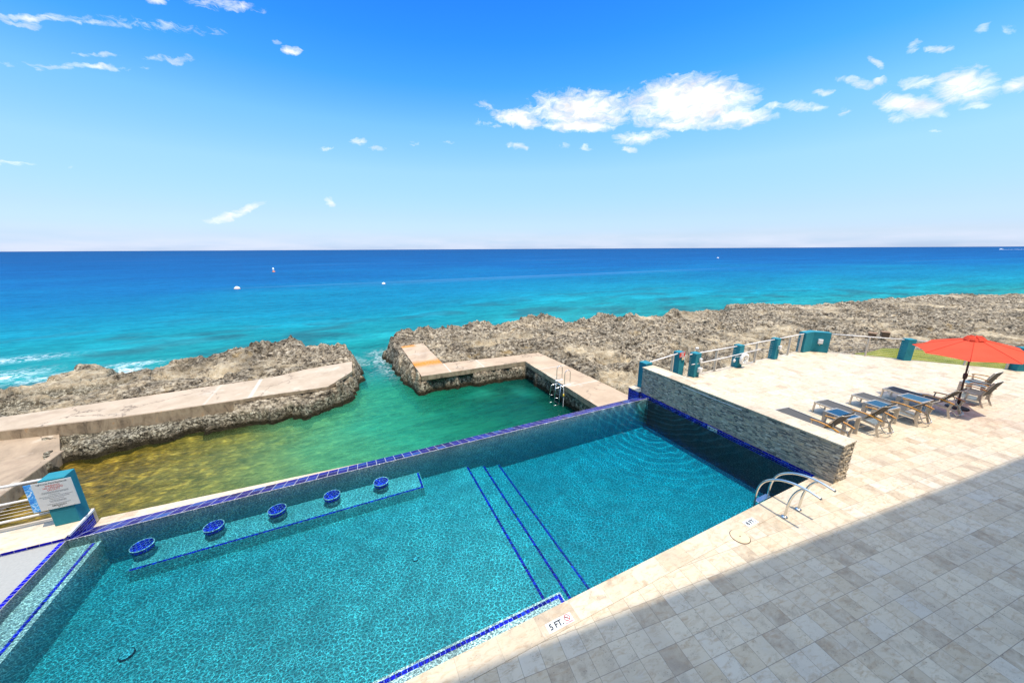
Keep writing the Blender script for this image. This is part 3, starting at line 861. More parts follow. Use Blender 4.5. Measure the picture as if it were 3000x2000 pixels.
M['jetty_r'] = m_concrete('jetty_concrete_rusty', (0.45, 0.335, 0.23), (0.36, 0.26, 0.175),
                          [(22.9, 0.85, 3.2, 5.6, 1.0), (27.9, 0.55, 3.2, 4.6, 0.95)],
                          joints=[(0, 5.35, 0.05, (0.50, 0.46, 0.39)), (0, 7.6, 0.05, (0.50, 0.46, 0.39)), (1, 18.4, 0.06, (0.5, 0.45, 0.38)), (1, 15.2, 0.06, (0.5, 0.45, 0.38)), (1, 25.4, 0.05, (0.5, 0.45, 0.38))])
M['ramp_conc'] = m_concrete('ramp_concrete', (0.36, 0.27, 0.185), (0.22, 0.165, 0.115))

# ------------------------------------------------------------------ terrain and sea
SEA_Z = -3.4
RIGHT_SHORE = [(3.2, 20.45), (6.5, 20.35), (10.45, 20.1), (10.62, 17.0), (10.55, 12.0), (10.6, 8.0), (60, -8), (180, -45), (180, -10), (108, 8), (92, 15.6),
               (81.5, 21), (68, 22.4), (55, 24.6), (45, 30.2), (43.5, 27.2), (38, 27.8), (31, 27.8), (27.5, 28.6), (27.6, 31.4), (26.2, 33.0), (23.0, 30.2),
               (20.7, 29.4), (19.9, 32.0), (18.9, 35), (17.2, 34.0), (15.1, 31.8), (13, 32.3), (12.3, 33.8), (9.5, 32.7), (6.8, 33.5), (4.6, 32.7), (2.9, 31.4), (2.1, 29.4), (2.3, 27.0), (2.6, 24.4), (2.9, 22.2)]
LEFT_SHORE = [(-11.6, 19.7), (-9.3, 20.2), (-7.3, 20.35), (-4.3, 20.1), (-2.2, 20.1), (-1.0, 20.75), (0.0, 22.8), (0.45, 26.0), (0.2, 28.6), (-0.9, 30.6), (-2.2, 30.9), (-3.2, 31.5), (-4.7, 34.4),
              (-6.2, 33.2), (-7.8, 31.8), (-9.6, 32.0), (-11.8, 33.0), (-13.0, 31.2), (-14.4, 31.4), (-15.6, 34.2), (-17.4, 35.4), (-19.2, 35.2), (-18.2, 33.0), (-18.9, 31.0), (-20.5, 31.2), (-23, 29.5), (-34, 27), (-34, 8), (-11.4, 8), (-11.55, 16.5)]
JL = [(-30.0, 21.95), (-13.99, 21.72), (-10.34, 21.26), (-8.14, 21.2), (-5.87, 21.2), (-1.61, 21.14), (-0.33, 23.3), (-0.25, 25.6), (-3.0, 25.1), (-4.8, 24.3), (-8.1, 24.15), (-10.5, 23.95), (-15.0, 23.7), (-30.0, 23.9)]
JR = [(3.38, 28.0), (5.19, 28.3), (5.3, 22.4), (7.57, 22.1), (9.95, 21.85), (12.4, 21.7), (12.55, 19.95), (12.82, 12.75), (12.9, 9.7), (10.45, 9.7), (10.5, 12.5), (10.56, 20.27), (3.52, 20.49)]
RAMP = [(-30.0, 14.0), (-12.15, 14.0), (-12.15, 19.6), (-13.2, 21.6), (-30.0, 21.9)]


PEAKS = [(27.4, 27.8, 0.9, 0.45), (25.3, 29.4, 0.7, 0.4), (17.7, 31.4, 1.0, 0.5), (32.0, 26.6, 1.1, 0.5), (21.2, 27.8, 0.7, 0.4), (11.8, 31.2, 1.0, 0.42), (6.1, 31.4, 1.1, 0.35), (-6.4, 31.2, 0.9, 0.4), (-4.3, 32.3, 1.0, 0.45), (-0.9, 29.4, 0.8, 0.35)]
HOLLOWS = [(9.7, 25.3, 1.9, 0.9), (13.6, 26.6, 1.1, 0.8), (14.2, 14.6, 1.5, 1.2), (16.5, 18.0, 1.6, 1.0), (-10.4, 28.6, 1.6, 1.0), (-8.2, 26.6, 1.3, 0.7), (-14.5, 28.5, 2.2, 1.0), (-17.5, 27.0, 1.6, 0.8), (24.5, 13.5, 2.6, 1.1), (30.0, 14.5, 3.0, 1.2)]


def rock_height(X, Y, shore, slabs, sea_crest):
    wx = 0.34 * perlin(X * 0.9, Y * 0.9, 5) + 0.16 * perlin(X * 2.7, Y * 2.7, 6)
    wy = 0.34 * perlin(X * 0.9 + 40, Y * 0.9, 7) + 0.16 * perlin(X * 2.7 + 40, Y * 2.7, 8)
    sd = sdf(shore, X + wx, Y + wy)
    grey = np.clip(0.70 + 0.42 * fbm(X * 0.16, Y * 0.2, 3, 21) + 0.30 * fbm(X * 0.7, Y * 0.8, 4, 31) - 0.28 * sstep(17, 12, X) * sstep(19, 16, Y) * (X > 5), 0, 1)
    lag = sstep(22.6, 20.9, Y)                                   # steep basin side
    wid = 0.9 - 0.6 * lag
    prof = np.clip(sd / wid + 0.15, 0, 1) ** 0.55
    crest = sea_crest(X, Y) * np.exp(-((sd - 1.0) / 1.3) ** 2)
    ax = X + 0.3 * perlin(X * 1.3, Y * 1.3, 9); ay = Y + 0.3 * perlin(X * 1.3 + 9, Y * 1.3, 10)
    cl = 0.55 - np.minimum(worley(ax * 0.75, ay * 0.9, 61), 0.9)
    cl2 = 0.5 - np.minimum(worley(ax * 1.9, ay * 2.2, 62), 0.85)
    hole = sstep(0.30, 0.16, worley(ax * 1.05 + 7, ay * 1.25, 63))
    hole2 = sstep(0.26, 0.14, worley(ax * 2.4 + 3, ay * 2.8, 65))
    mid = 0.34 * cl + 0.16 * fbm(X * 0.45, Y * 0.5, 3, 64)
    tt = mid / 0.15; fl = np.floor(tt)
    ter = 0.15 * (fl + sstep(0.30, 0.70, tt - fl))               # broken ledges
    rough = 0.35 * mid + 0.75 * ter + 0.15 * cl2 + 0.09 * (ridged(ax * 1.1, ay * 1.3, 2, 51, 0.6) - 0.7) - 0.34 * hole - 0.14 * hole2
    amp = 0.28 + 0.50 * sstep(0.30, 0.62, grey)
    low = 0.22 * fbm(X * 0.13, Y * 0.13, 3, 71)
    top = -2.10 + low + rough * amp + crest * (0.2 + 0.6 * np.clip(0.9 - worley(X * 0.55, Y * 0.55, 81), 0, 1) + 0.22 * (ridged(X * 0.9, Y * 0.9, 2, 83) - 0.6))
    for (px, py, pr, ph) in PEAKS:
        q = np.exp(-(((X - px) / pr) ** 2 + ((Y - py) / (pr * 0.7)) ** 2))
        top = top + ph * q * (0.75 + 0.7 * perlin(X * 2.1, Y * 2.1, 95))
    for (px, py, ra, rb) in HOLLOWS:
        q = sstep(1.25, 0.55, np.sqrt(((X - px) / ra) ** 2 + ((Y - py) / rb) ** 2) + 0.35 * perlin(X * 1.1, Y * 1.1, 97))
        top = top - 0.30 * q; grey = grey * (1 - q)
    h = -4.5 + (top + 4.5) * prof
    for poly, zc, pad in slabs:
        s2 = sdf(poly, X, Y)
        cy_, cx_ = Y < pad[1], X < pad[0]
        basin = cy_ & cx_ & (s2 <= 0)
        rag = 0.16 * perlin(X * 1.6, Y * 1.6, 91) + 0.08 * perlin(X * 5, Y * 5, 92)
        h = np.where(basin & (s2 > -1.6), np.minimum(h, pad[2] + rag + 0.25 * s2), h)
        h = np.where((~basin) & (s2 > -1.2), np.minimum(h, -2.16 - s2 * 0.35 + 0.5 * rag), h)
        h = np.where(s2 > -0.05, np.minimum(h, zc), h)
    return h, sd, grey


def polar(a0, a1, na, r0, r1, ratio):
    az = np.radians(np.linspace(a0, a1, na))
    rr = r0 * ratio ** np.arange(int(math.log(r1 / r0) / math.log(ratio)) + 1)
    A, Rr = np.meshgrid(az, rr)
    return Rr * np.sin(A), Rr * np.cos(A)


def make_rock():
    X, Y = polar(2, 95, 1150, 11.5, 175, 1.0040)
    crest = lambda x, y: 0.42 * sstep(24.5, 27, y) * sstep(50, 36, x) + 0.15
    h, sd, grey = rock_height(X, Y, RIGHT_SHORE, [(JR, -2.52, (10.6, 20.6, -2.53))], crest)
    far = sstep(30, 80, X)
    h = h + far * 0.25
    under = sdf([(9.5, 9.55), (21.4, 9.55), (22.4, 9.0), (27, 3.0), (31, -3), (31, -60), (9.5, -60)], X, Y)
    h = np.where(under > -2.6, np.minimum(h, -1.75 - 0.55 * sstep(-2.6, -0.1, under)), h)
    keep = (sd > -1.4) & (under < 0.9)
    o = grid_mesh('rocky_shore', X, Y, h, M['rock'], keep, {'grey': grey})
    tag(o, kind='structure')
    X, Y = polar(-62, 2.5, 850, 16.0, 42, 1.0034)
    crest = lambda x, y: 0.40 * sstep(25.5, 28.5, y) * sstep(-12, -7, x) + 0.05
    h, sd, grey = rock_height(X, Y, LEFT_SHORE, [(JL, -2.40, (-1.2, 21.9, -2.42)), (RAMP, -3.25, (-99, 0, -3.3))], crest)
    fc = (X < -5.95) & (Y < 21.9)
    h = np.where(fc, np.minimum(h, -2.78 + 0.14 * perlin(X * 1.3, Y * 1.3, 93) + 0.07 * perlin(X * 4, Y * 4, 94)), h)
    # the shelf lowers and smooths to the left
    lf = sstep(-8, -18, X) * sstep(23, 25, Y)
    h = np.where(sd > 0.2, h - lf * 0.55, h)
    grey = np.clip(grey - 0.25 * lf, 0, 1)
    ledge = sstep(-13.2, -11.6, X) * sstep(21.2, 20.0, Y) * sstep(18.5, 19.5, Y)
    h = np.where((X < -11.0) & (Y < 21.2), np.minimum(h, -3.02 + 0.14 * perlin(X * 2, Y * 2, 3) + 0.35 * sstep(-11.9, -11.2, X)), h)
    o = grid_mesh('rocky_shore', X, Y, h, M['rock'], sd > -1.4, {'grey': grey})
    tag(o, kind='structure')


make_rock()


def make_bed():
    X, Y = np.meshgrid(np.linspace(-14, 16, 150), np.linspace(8.6, 46, 190))
    z = -3.95 - 0.25 * sstep(-10, -2, X) - 0.35 * sstep(-2, 6, X) - 0.06 * np.clip(Y - 24, 0, 30)
    z += 0.10 * fbm(X * 0.9, Y * 0.9, 4, 3) + 0.12 * fbm(X * 0.3, Y * 0.3, 3, 9)
    z += 0.42 * np.exp(np.minimum(sdf(LEFT_SHORE, X, Y), 0) / 1.1)
    sand = np.clip(sstep(-6.5, 1.5, X + 0.35 * (Y - 14) * 0 + 1.2 * perlin(X * 0.4, Y * 0.4, 12)) + 0.25 * perlin(X * 0.35, Y * 0.35, 14), 0, 1)
    o = grid_mesh('seabed', X, Y, z, M['seabed'], None, {'sand': sand})
    tag(o, kind='structure')


make_bed()


def make_sea():
    def axis(core, lo, hi, step, g=1.35, far=60000.0):
        a = list(np.arange(core[0], core[1] + 1e-6, step))
        s = step
        while a[-1] < hi:
            s *= g; a.append(a[-1] + s)
        s = step
        while a[0] > lo:
            s *= g; a.insert(0, a[0] - s)
        return np.array(a)
    xs = axis((-40, 100), -90000, 90000, 0.5)
    ys = axis((8.3, 60), 8.0, 90000, 0.4)
    ys = ys[ys > 8.0]
    X, Y = np.meshgrid(xs, ys)
    Z = np.full(X.shape, SEA_Z)
    dr = sdf(RIGHT_SHORE, X, Y); dl = sdf(LEFT_SHORE, X, Y)
    d = np.minimum(-dr, -dl)                                   # metres to the nearest rock
    d = np.maximum(d, 0)
    # offshore distance from the general line of the coast
    line = np.where(X < 2, 31.5, np.where(X < 28, 32.0, 32.0 - (X - 28) * 0.16))
    off = Y - line + 2.2 * fbm(X * 0.03, Y * 0.03, 3, 4) + np.clip(-X - 15, 0, 60) * 0.12
    off = off * (1 + 0.45 * fbm(X * 0.012, Y * 0.02, 3, 8))
    stops = [(-6, (0.008, 0.21, 0.195)), (2, (0.007, 0.20, 0.20)), (9, (0.005, 0.175, 0.20)), (22, (0.003, 0.155, 0.215)), (45, (0.002, 0.125, 0.225)), (80, (0.002, 0.096, 0.225)), (150, (0.002, 0.075, 0.21)), (320, (0.002, 0.064, 0.19)), (900, (0.003, 0.058, 0.172)), (4000, (0.003, 0.053, 0.158))]
    xsb = np.array([s[0] for s in stops])
    body = np.stack([np.interp(off, xsb, [s[1][i] for s in stops]) for i in range(3)], -1)
    # reef patches close in
    reef = sstep(0.05, 0.55, fbm(X * 0.10, Y * 0.2, 4, 17)) * sstep(38, 10, off) * sstep(-6, 2, off)
    pale = sstep(0.1, 0.6, fbm(X * 0.08 + 50, Y * 0.2, 4, 19)) * sstep(40, 10, off)
    body = body * (1 + 0.28 * pale[..., None] - 0.40 * reef[..., None]) + reef[..., None] * np.array((0.008, 0.012, 0.02))
    # the basin between pool and jetties
    lag = sstep(26.0, 21.5, Y) * sstep(-19, -15, X) * sstep(17, 14, X)
    lx = [-12, -8.5, -5, -2, 1.5, 5, 9, 11]
    lc = [(0.22, 0.18, 0.035), (0.22, 0.23, 0.06), (0.17, 0.28, 0.10), (0.065, 0.29, 0.14), (0.018, 0.255, 0.16), (0.006, 0.13, 0.075), (0.003, 0.065, 0.045), (0.002, 0.03, 0.025)]  # dark right end paints the wall's reflection into the water colour
    lop = [0.08, 0.10, 0.24, 0.44, 0.56, 0.70, 0.86, 0.95]
    u = X + 0.25 * (Y - 14) * 0.6 + 0.9 * fbm(X * 0.25, Y * 0.25, 3, 23)
    lb = np.stack([np.interp(u, lx, [c[i] for c in lc]) for i in range(3)], -1)
    lo_ = np.interp(u, lx, lop)
    patch = sstep(0.25, 0.75, fbm(X * 0.22 + 3, Y * 0.3, 3, 29)) * sstep(2, 5, X)
    lb = lb * (1 + 0.9 * patch[..., None])
    body = body * (1 - lag[..., None]) + lb * lag[..., None]
    op_off = np.interp(off, [-8, -2, 4, 14], [0.62, 0.72, 0.86, 1.0])
    opac = op_off * (1 - lag) + lo_ * lag
    opac = np.clip(opac - 0.30 * np.exp(-d / 0.7) * (1 - 0.5 * lag), 0.08, 1)
    opac = np.where(off > 14, 1.0, opac)
    tx = [-12, -6, -1, 4, 9]
    tc = [(0.90, 0.80, 0.50), (0.84, 0.86, 0.56), (0.54, 0.88, 0.58), (0.25, 0.72, 0.48), (0.12, 0.5, 0.38)]
    tint = np.stack([np.interp(X, tx, [c[i] for c in tc]) for i in range(3)], -1)
    tint = tint * lag[..., None] + np.array((0.25, 0.85, 0.88)) * (1 - lag[..., None])
    dx = (X < -14.5) & (Y > 27)
    foam = np.exp(-((d - 0.35) / 0.8) ** 2) * sstep(-13, -16, X) * sstep(29, 31, Y)
    foam += 0.9 * np.exp(-((d - 0.2) / 0.6) ** 2) * np.exp(-(((X - 1.9) / 0.9) ** 2 + ((Y - 26.5) / 2.2) ** 2))
    foam += 0.7 * np.exp(-((d - 0.3) / 0.55) ** 2) * (Y > 28)
    for (fx, fy, wx_, wy_, k_) in ((-23.0, 36.9, 1.7, 1.5, 0.95), (-25.6, 42.6, 2.6, 1.0, 0.8), (-16.4, 36.5, 1.9, 0.7, 1.0), (-20.3, 34.9, 1.4, 0.8, 0.8), (-9.0, 33.9, 1.8, 0.7, 0.7), (15.2, 35.6, 1.6, 0.6, 0.7), (24.0, 32.4, 1.5, 0.6, 0.6), (1.7, 31.2, 0.8, 0.9, 0.5)):
        foam = np.maximum(foam, k_ * np.exp(-(((X - fx) / wx_) ** 2 + ((Y - fy) / wy_) ** 2)))
    calm = sstep(120, 30, Y)
    o = grid_mesh('sea', X, Y, Z, M['sea'], None, {'opac': opac, 'foam': np.clip(foam * 0.9, 0, 1), 'calm': calm}, {'body': body, 'tint': tint})
    tag(o, kind='structure')


make_sea()

# ground inland, under the deck and the building, down to the horizon
b = MB(); b.face([(-60000, -60000, -3.6), (60000, -60000, -3.6), (60000, 8.2, -3.6), (-60000, 8.2, -3.6)])
tag(b.build('ground', M['earth']), kind='structure')
# small lawn behind the diagonal fence
xs, ys = np.meshgrid(np.linspace(20, 60, 120), np.linspace(-30, 12, 130))
lawn_p = [(23.6, 8.0), (25.6, 8.9), (28.4, 8.6), (29.6, 7.6), (33, 3.0), (44, -10), (44, -28), (31, -28), (30.9, -3.0), (26.9, 3.05)]
zz = -0.42 + 0.05 * fbm(xs, ys, 3, 2)
lk = sdf(lawn_p, xs + 0.2 * perlin(xs * 2, ys * 2, 1), ys)
tag(grid_mesh('lawn', xs, ys, np.where(lk > 0.25, zz, zz - 1.3 * sstep(0.25, -0.5, lk)), M['grass'], lk > -0.4), kind='structure')

# ------------------------------------------------------------------ jetties
def worn(poly, amp, seed):
    # edges broken back a little, as old concrete wears
    out = []
    for (ax, ay), (bx, by) in zip(poly, poly[1:] + poly[:1]):
        L_ = math.hypot(bx - ax, by - ay); n = max(1, int(L_ / 0.16))
        nx, ny = -(by - ay) / L_, (bx - ax) / L_
        for i in range(n):
            t_ = i / n; x, y = ax + (bx - ax) * t_, ay + (by - ay) * t_
            a = np.array([x]); b_ = np.array([y])
            k = float(perlin(a * 1.1, b_ * 1.1, seed)[0]) + 0.8 * float(perlin(a * 3.7, b_ * 3.7, seed + 1)[0])
            k = amp * k * (1.0 if 0 < i else 0.3)
            out.append((x + nx * k, y + ny * k))
    return out


o = MB().prism(worn(JL, 0.030, 301), -2.38, -2.2).build('concrete_jetty', M['jetty_l'])
tag(o, 'long pale concrete jetty walk with white joints lying on the rock left of the channel', 'jetty')
o = MB().prism(worn(JR, 0.024, 311), -2.50, -2.2).build('concrete_jetty', M['jetty_r'])
tag(o, 'rust stained angular concrete jetty walk with a swim ladder, right of the channel', 'jetty')
# loose broken facing under the left walk
b = MB()
def facing(pts, base, amp, seed):
    n = 46
    P = []
    for i in range(n + 1):
        u = i / n * (len(pts) - 1); k = min(int(u), len(pts) - 2); t = u - k
        x = pts[k][0] * (1 - t) + pts[k + 1][0] * t; y = pts[k][1] * (1 - t) + pts[k + 1][1] * t
        a = np.array([x])
        zb = base + amp * float(perlin(a * 0.8, a * 0, seed)[0]) + 0.5 * amp * float(perlin(a * 2.7, a * 0, seed + 1)[0])
        P.append((x, y, zb))
    for (x0, y0, a), (x1, y1, c) in zip(P, P[1:]):
        b.face([(x0, y0, a), (x1, y1, c), (x1, y1, -2.215), (x0, y0, -2.215)])
        b.face([(x0, y0, a), (x0, y0 + 0.3, a), (x1, y1 + 0.3, c), (x1, y1, c)])
        b.face([(x0, y0, -2.215), (x1, y1, -2.215), (x1, y1 + 0.3, -2.215), (x0, y0 + 0.3, -2.215)])
    for (x, y, z) in (P[0], P[-1]):
        b.face([(x, y, z), (x, y + 0.3, z), (x, y + 0.3, -2.215), (x, y, -2.215)])
facing([(-14.6, 21.72), (-13.99, 21.66), (-10.34, 21.20), (-8.14, 21.14), (-5.55, 21.14)], -2.86, 0.20, 15)
tag(b.build('jetty_facing', M['ramp_conc'], bevel=0.03), 'cracked rust streaked concrete facing under the left jetty walk', 'concrete facing')
b = MB()
b.face([(-30, 13.0, -3.05), (-11.96, 13.0, -3.05), (-11.96, 20.3, -2.98), (-30, 20.3, -2.98)])
b.face([(-30, 20.3, -2.98), (-11.96, 20.3, -2.98), (-12.6, 21.72, -2.62), (-30, 21.95, -2.62)])
b.face([(-11.96, 13.0, -3.8), (-11.96, 20.3, -3.8), (-11.96, 20.3, -2.98), (-11.96, 13.0, -3.05)])
b.face([(-11.96, 20.3, -3.8), (-12.6, 21.72, -3.8), (-12.6, 21.72, -2.62), (-11.96, 20.3, -2.98)])
o = b.build('boat_ramp', M['ramp_conc'])
tag(o, 'tan stained concrete ramp at the foot of the left jetty', 'ramp')
b = MB(); b.box((-11.955, 12.0, -3.7), (-11.70, 20.1, -2.88))
tag(b.build('ramp_wall', M['ramp_conc'], bevel=0.04), 'low weathered concrete kerb wall along the ramp edge', 'low wall')

# ------------------------------------------------------------------ deck
DK = [(-16, 3.09), (9.70, 3.09), (9.70, 9.5), (21.15, 9.5), (22.05, 9.35), (26.75, 3.2), (30.8, -3.0), (30.8, -9.0), (-16, -6.0)]
b = MB(); b.prism(DK, -0.3, 0.0)
tag(b.build('deck', M['deck']), kind='structure')
b = MB()
edge = [(9.70, 9.46), (21.12, 9.46), (22.0, 9.3), (26.68, 3.18), (30.7, -3.0)]
for a, c in zip(edge, edge[1:]):
    dx, dy = c[0] - a[0], c[1] - a[1]; l = math.hypot(dx, dy); nx, ny = dy / l * 0.25, -dx / l * 0.25
    b.prism([a, c, (c[0] + nx, c[1] + ny), (a[0] + nx, a[1] + ny)], -3.6, -0.302)
tag(b.build('deck_wall', M['wall_paint']), kind='structure')
b = MB(); b.box((-16, 8.61, -0.3), (-5.43, 9.42, 0.0)); b.box((-16, 9.424, -0.32), (-5.43, 9.52, -0.012))
tag(b.build('deck', M['cap']), kind='structure')
b = MB(); b.box((-16, 3.092, -0.045), (9.66, 3.44, 0.004))
tag(b.build('pool_coping', M['coping']), kind='structure')

# ------------------------------------------------------------------ swimming pool
pool = empty('swimming_pool', (0, 0, 0), 0, 'aqua infinity pool with cobalt tile lip above the sea', 'swimming pool')
WZ = -0.07
FL, FD = -0.85, -1.22
XS = [2.62, 3.12, 3.62]                       # noses of the three descending steps
b = MB()
def quad(*p): b.face(p)
steps = [(-16, XS[0], FL), (XS[0], XS[1], FL - 0.12), (XS[1], XS[2], FL - 0.24), (XS[2], 9.68, FD)]
seaw = []
for i, (x0, x1, z) in enumerate(steps):
    quad((x0, 3.36, z), (x1, 3.36, z), (x1, 8.62, z), (x0, 8.62, z))
    if i: zp = steps[i - 1][2]; quad((x0, 3.36, zp), (x0, 8.62, zp), (x0, 8.62, z), (x0, 3.36, z))
    seaw.append((x0, x1, z))
    quad((x1, 3.40, z), (x0, 3.40, z), (x0, 3.40, -0.05), (x1, 3.40, -0.05))        # deck-side wall
basin = b.build('basin', M['plaster'], pool)
b = MB()
for (x0, x1, z) in seaw: quad((x0, 8.62, z), (x1, 8.62, z), (x1, 8.62, -0.068), (x0, 8.62, -0.068))
b.build('sea_side_wall', M['shaded_plaster'], pool)
b = MB(); b.face([(9.68, 3.40, FD), (9.68, 8.62, FD), (9.68, 8.62, -0.16), (9.68, 3.40, -0.16)]); b.build('deep_end_shaded_wall', M['wall_shade_and_rim'], pool)  # underwater wall face darkened by colour in place of shade
b = MB(); b.box((-16, 3.41, FL - 0.02), (-5.42, 8.608, -0.060)); b.build('sun_shelf', M['shelf'], pool)
b = MB(); b.box((-5.418, 3.41, FL - 0.02), (-4.97, 8.607, -0.25)); b.build('entry_step', M['plaster'], pool)
b = MB(); b.box((-4.40, 7.90, FL - 0.02), (1.22, 8.606, -0.60)); b.build('bench', M['plaster'], pool)
b = MB(); b.box((-4.965, 3.41, FL - 0.02), (2.62, 3.75, -0.20)); b.build('side_step', M['plaster'], pool)
# sloping cobalt lip, pale gutter ledge and outer wall of the infinity edge
b = MB()
b.face([(-5.43, 8.622, -0.064), (9.665, 8.622, -0.064), (9.665, 9.24, -0.30), (-5.43, 9.24, -0.30)])
b.face([(-5.43, 8.615, -0.078), (9.665, 8.615, -0.078), (9.665, 8.622, -0.064), (-5.43, 8.622, -0.064)])
b.build('infinity_lip', M['edge_tile'], pool)
b = MB()
b.prism([(-5.43, 9.242), (0.6, 9.242), (0.6, 9.25), (-5.43, 9.60)], -0.50, -0.33)
b.build('gutter_ledge', M['cap'], pool)
b = MB(); b.box((-16, 8.7, -3.9), (9.66, 9.235, -0.335)); b.build('outer_wall', M['wall_paint'], pool)
# cobalt lines on step edges
def line(x0, x1, y0, y1, z, mat):
    bb = MB(); bb.face([(x0, y0, z), (x1, y0, z), (x1, y1, z), (x0, y1, z)]); bb.build('tile_line', M[mat], pool)
line(-5.50, -5.43, 3.45, 8.58, -0.056, 'mosaic_y')
line(-5.11, -5.05, 3.45, 8.58, -0.246, 'mosaic_y')
line(-4.38, 1.20, 7.905, 7.955, -0.596, 'mosaic_x')
line(1.15, 1.20, 7.957, 8.58, -0.596, 'mosaic_y')
line(-4.9, 2.60, 3.66, 3.715, -0.196, 'mosaic_x')
line(2.545, 2.60, 3.42, 3.658, -0.196, 'mosaic_y')
for x, z in zip(XS, (FL, FL - 0.12, FL - 0.24)):
    line(x - 0.06, x - 0.005, 3.42, 8.6, z + 0.004, 'mosaic_y')
# waterline tile along the left deck strip, its stepped end and the right-hand return
b = MB(); b.box((-16, 8.598, -0.12), (-5.43, 8.609, -0.004)); b.build('waterline_tile', M['tile_wall_x'], pool)
b = MB(); b.face([(-5.424, 8.61, -0.002), (-5.424, 9.42, -0.002), (-5.424, 9.42, -0.42), (-5.424, 8.61, -0.10)]); b.build('end_tile', M['tile_wall_y'], pool)
b = MB(); b.box((-5.43, 8.68, -0.03), (-5.395, 9.44, 0.012)); b.build('end_trim', M['white_trim'], pool)
b = MB(); b.box((9.62, 9.06, -0.9), (9.69, 9.60, -0.012)); b.build('end_tile', M['tile_wall_y'], pool)
b = MB(); b.box((9.61, 9.055, -0.011), (9.98, 9.62, 0.02)); b.build('end_cap', M['cap'], pool)
b = MB(); b.box((9.665, 3.45, -0.16), (9.683, 9.05, -0.005)); b.build('waterline_tile', M['tile_wall_y'], pool)
# water body
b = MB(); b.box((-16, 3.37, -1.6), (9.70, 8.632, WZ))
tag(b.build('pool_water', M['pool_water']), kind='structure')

stools = ['round cobalt tiled underwater stool nearest the teal warning pillar', 'second round cobalt tiled underwater stool from the teal warning pillar', 'middle one of the five round cobalt tiled underwater stools',
          'fourth round cobalt tiled underwater stool from the teal warning pillar', 'round cobalt tiled underwater stool nearest the end of the bench']
for i, (x, y) in enumerate([(-4.27, 8.26), (-3.14, 8.27), (-2.0, 8.27), (-0.89, 8.26), (0.22, 8.27)]):
    if i == 0:
        st = empty('pool_stool', (x, y, -0.62), 0, stools[0], 'pool stool', 'tiled stools under the pool water')
        MB().lathe([(0.165, 0.0), (0.165, 0.20)], seg=28).build('pedestal', M['shaded_plaster'], st)
        MB().lathe([(0.176, 0.195), (0.178, 0.262)], seg=28).build('tile_band', M['stool_tile'], st)
        MB().lathe([(0.172, 0.262), (0.172, 0.270)], seg=28).build('seat', M['stool_tile'], st)
        MB().torus((0, 0, 0.266), 0.176, 0.009, seg=28, ks=6).build('rim', M['white'], st)
    else:
        c = copy_tree(st); c.location = (x, y, -0.62); c['label'] = stools[i]
for i, (x, y) in enumerate([(-3.79, 6.24), (0.64, 6.06)]):
    if i == 0:
        l0 = empty('pool_light', (x, y, FL), 0, 'oval pale lamp lens on the pool floor, near the left corner', 'pool light', 'lamps on the pool floor')
        MB().lathe([(0.098, 0.0), (0.098, 0.02), (0.092, 0.03)], seg=24).build('housing', M['wall_shade_and_rim'], l0)
        MB().lathe([(0.084, 0.0302), (0.080, 0.034), (0.02, 0.036)], seg=24).build('lens', M['lamp'], l0)
    else:
        c = copy_tree(l0); c.location = (x, y, FL); c['label'] = 'small pale lamp lens on the pool floor, near the middle steps'; c.scale = (0.62, 0.62, 0.62)

# ------------------------------------------------------------------ ledger-stone wall
sw = empty('stone_wall', (9.69, 3.1, 0), 0, 'grey stacked ledger stone wall with cream cap beside the pool', 'stone wall')
def stones(bb, tone, rng_, u0, u1, z0, z1, place, end=False):
    z = z0
    while z < z1 - 0.004:
        h = min(rng_.choice((0.021, 0.027, 0.034)), z1 - z)
        u = u0 - rng_.uniform(0, 0.15)
        while u < u1:
            l = rng_.uniform(0.05, 0.14) if not end else rng_.uniform(0.05, 0.16)
            a, c = max(u, u0), min(u + l, u1)
            if c - a > 0.012:
                d = rng_.uniform(0.002, 0.020) * (1.5 if end else 1.0)
                n0 = len(bb.f); place(bb, a + 0.0012, c - 0.0012, z + 0.0008, z + h - 0.0012, d)
                tone += [rng_.random()] * (len(bb.f) - n0)
            u += l
        z += h
bb = MB(); tone = []; rg = random.Random(3)
stones(bb, tone, rg, 0.0, 5.95, 0.0, 0.955, lambda q, a, c, z0, z1, d: q.box((0.02 - d, a, z0), (0.03, c, z1)))
stones(bb, tone, rg, 0.02, 0.53, 0.0, 0.955, lambda q, a, c, z0, z1, d: q.box((a, -d, z0), (c, 0.012, z1)), True)
wl = bb.build('stone_facing', M['ledge'], sw)
at = wl.data.attributes.new('tone', 'FLOAT', 'FACE'); at.data.foreach_set('value', tone)
bb = MB(); bb.box((0.031, 0.013, -0.1), (0.53, 5.95, 0.954))
wc = bb.build('wall_core', M['ledge'], sw)
at = wc.data.attributes.new('tone', 'FLOAT', 'FACE'); at.data.foreach_set('value', [0.35] * len(wc.data.polygons))
MB().box((-0.015, -0.03, 0.956), (0.56, 5.97, 0.998)).build('wall_cap', M['cap'], sw, bevel=0.006)
MB().box((-0.012, 2.25, 0.872), (0.006, 4.18, 0.889)).build('spill_slot', M['white'], sw)

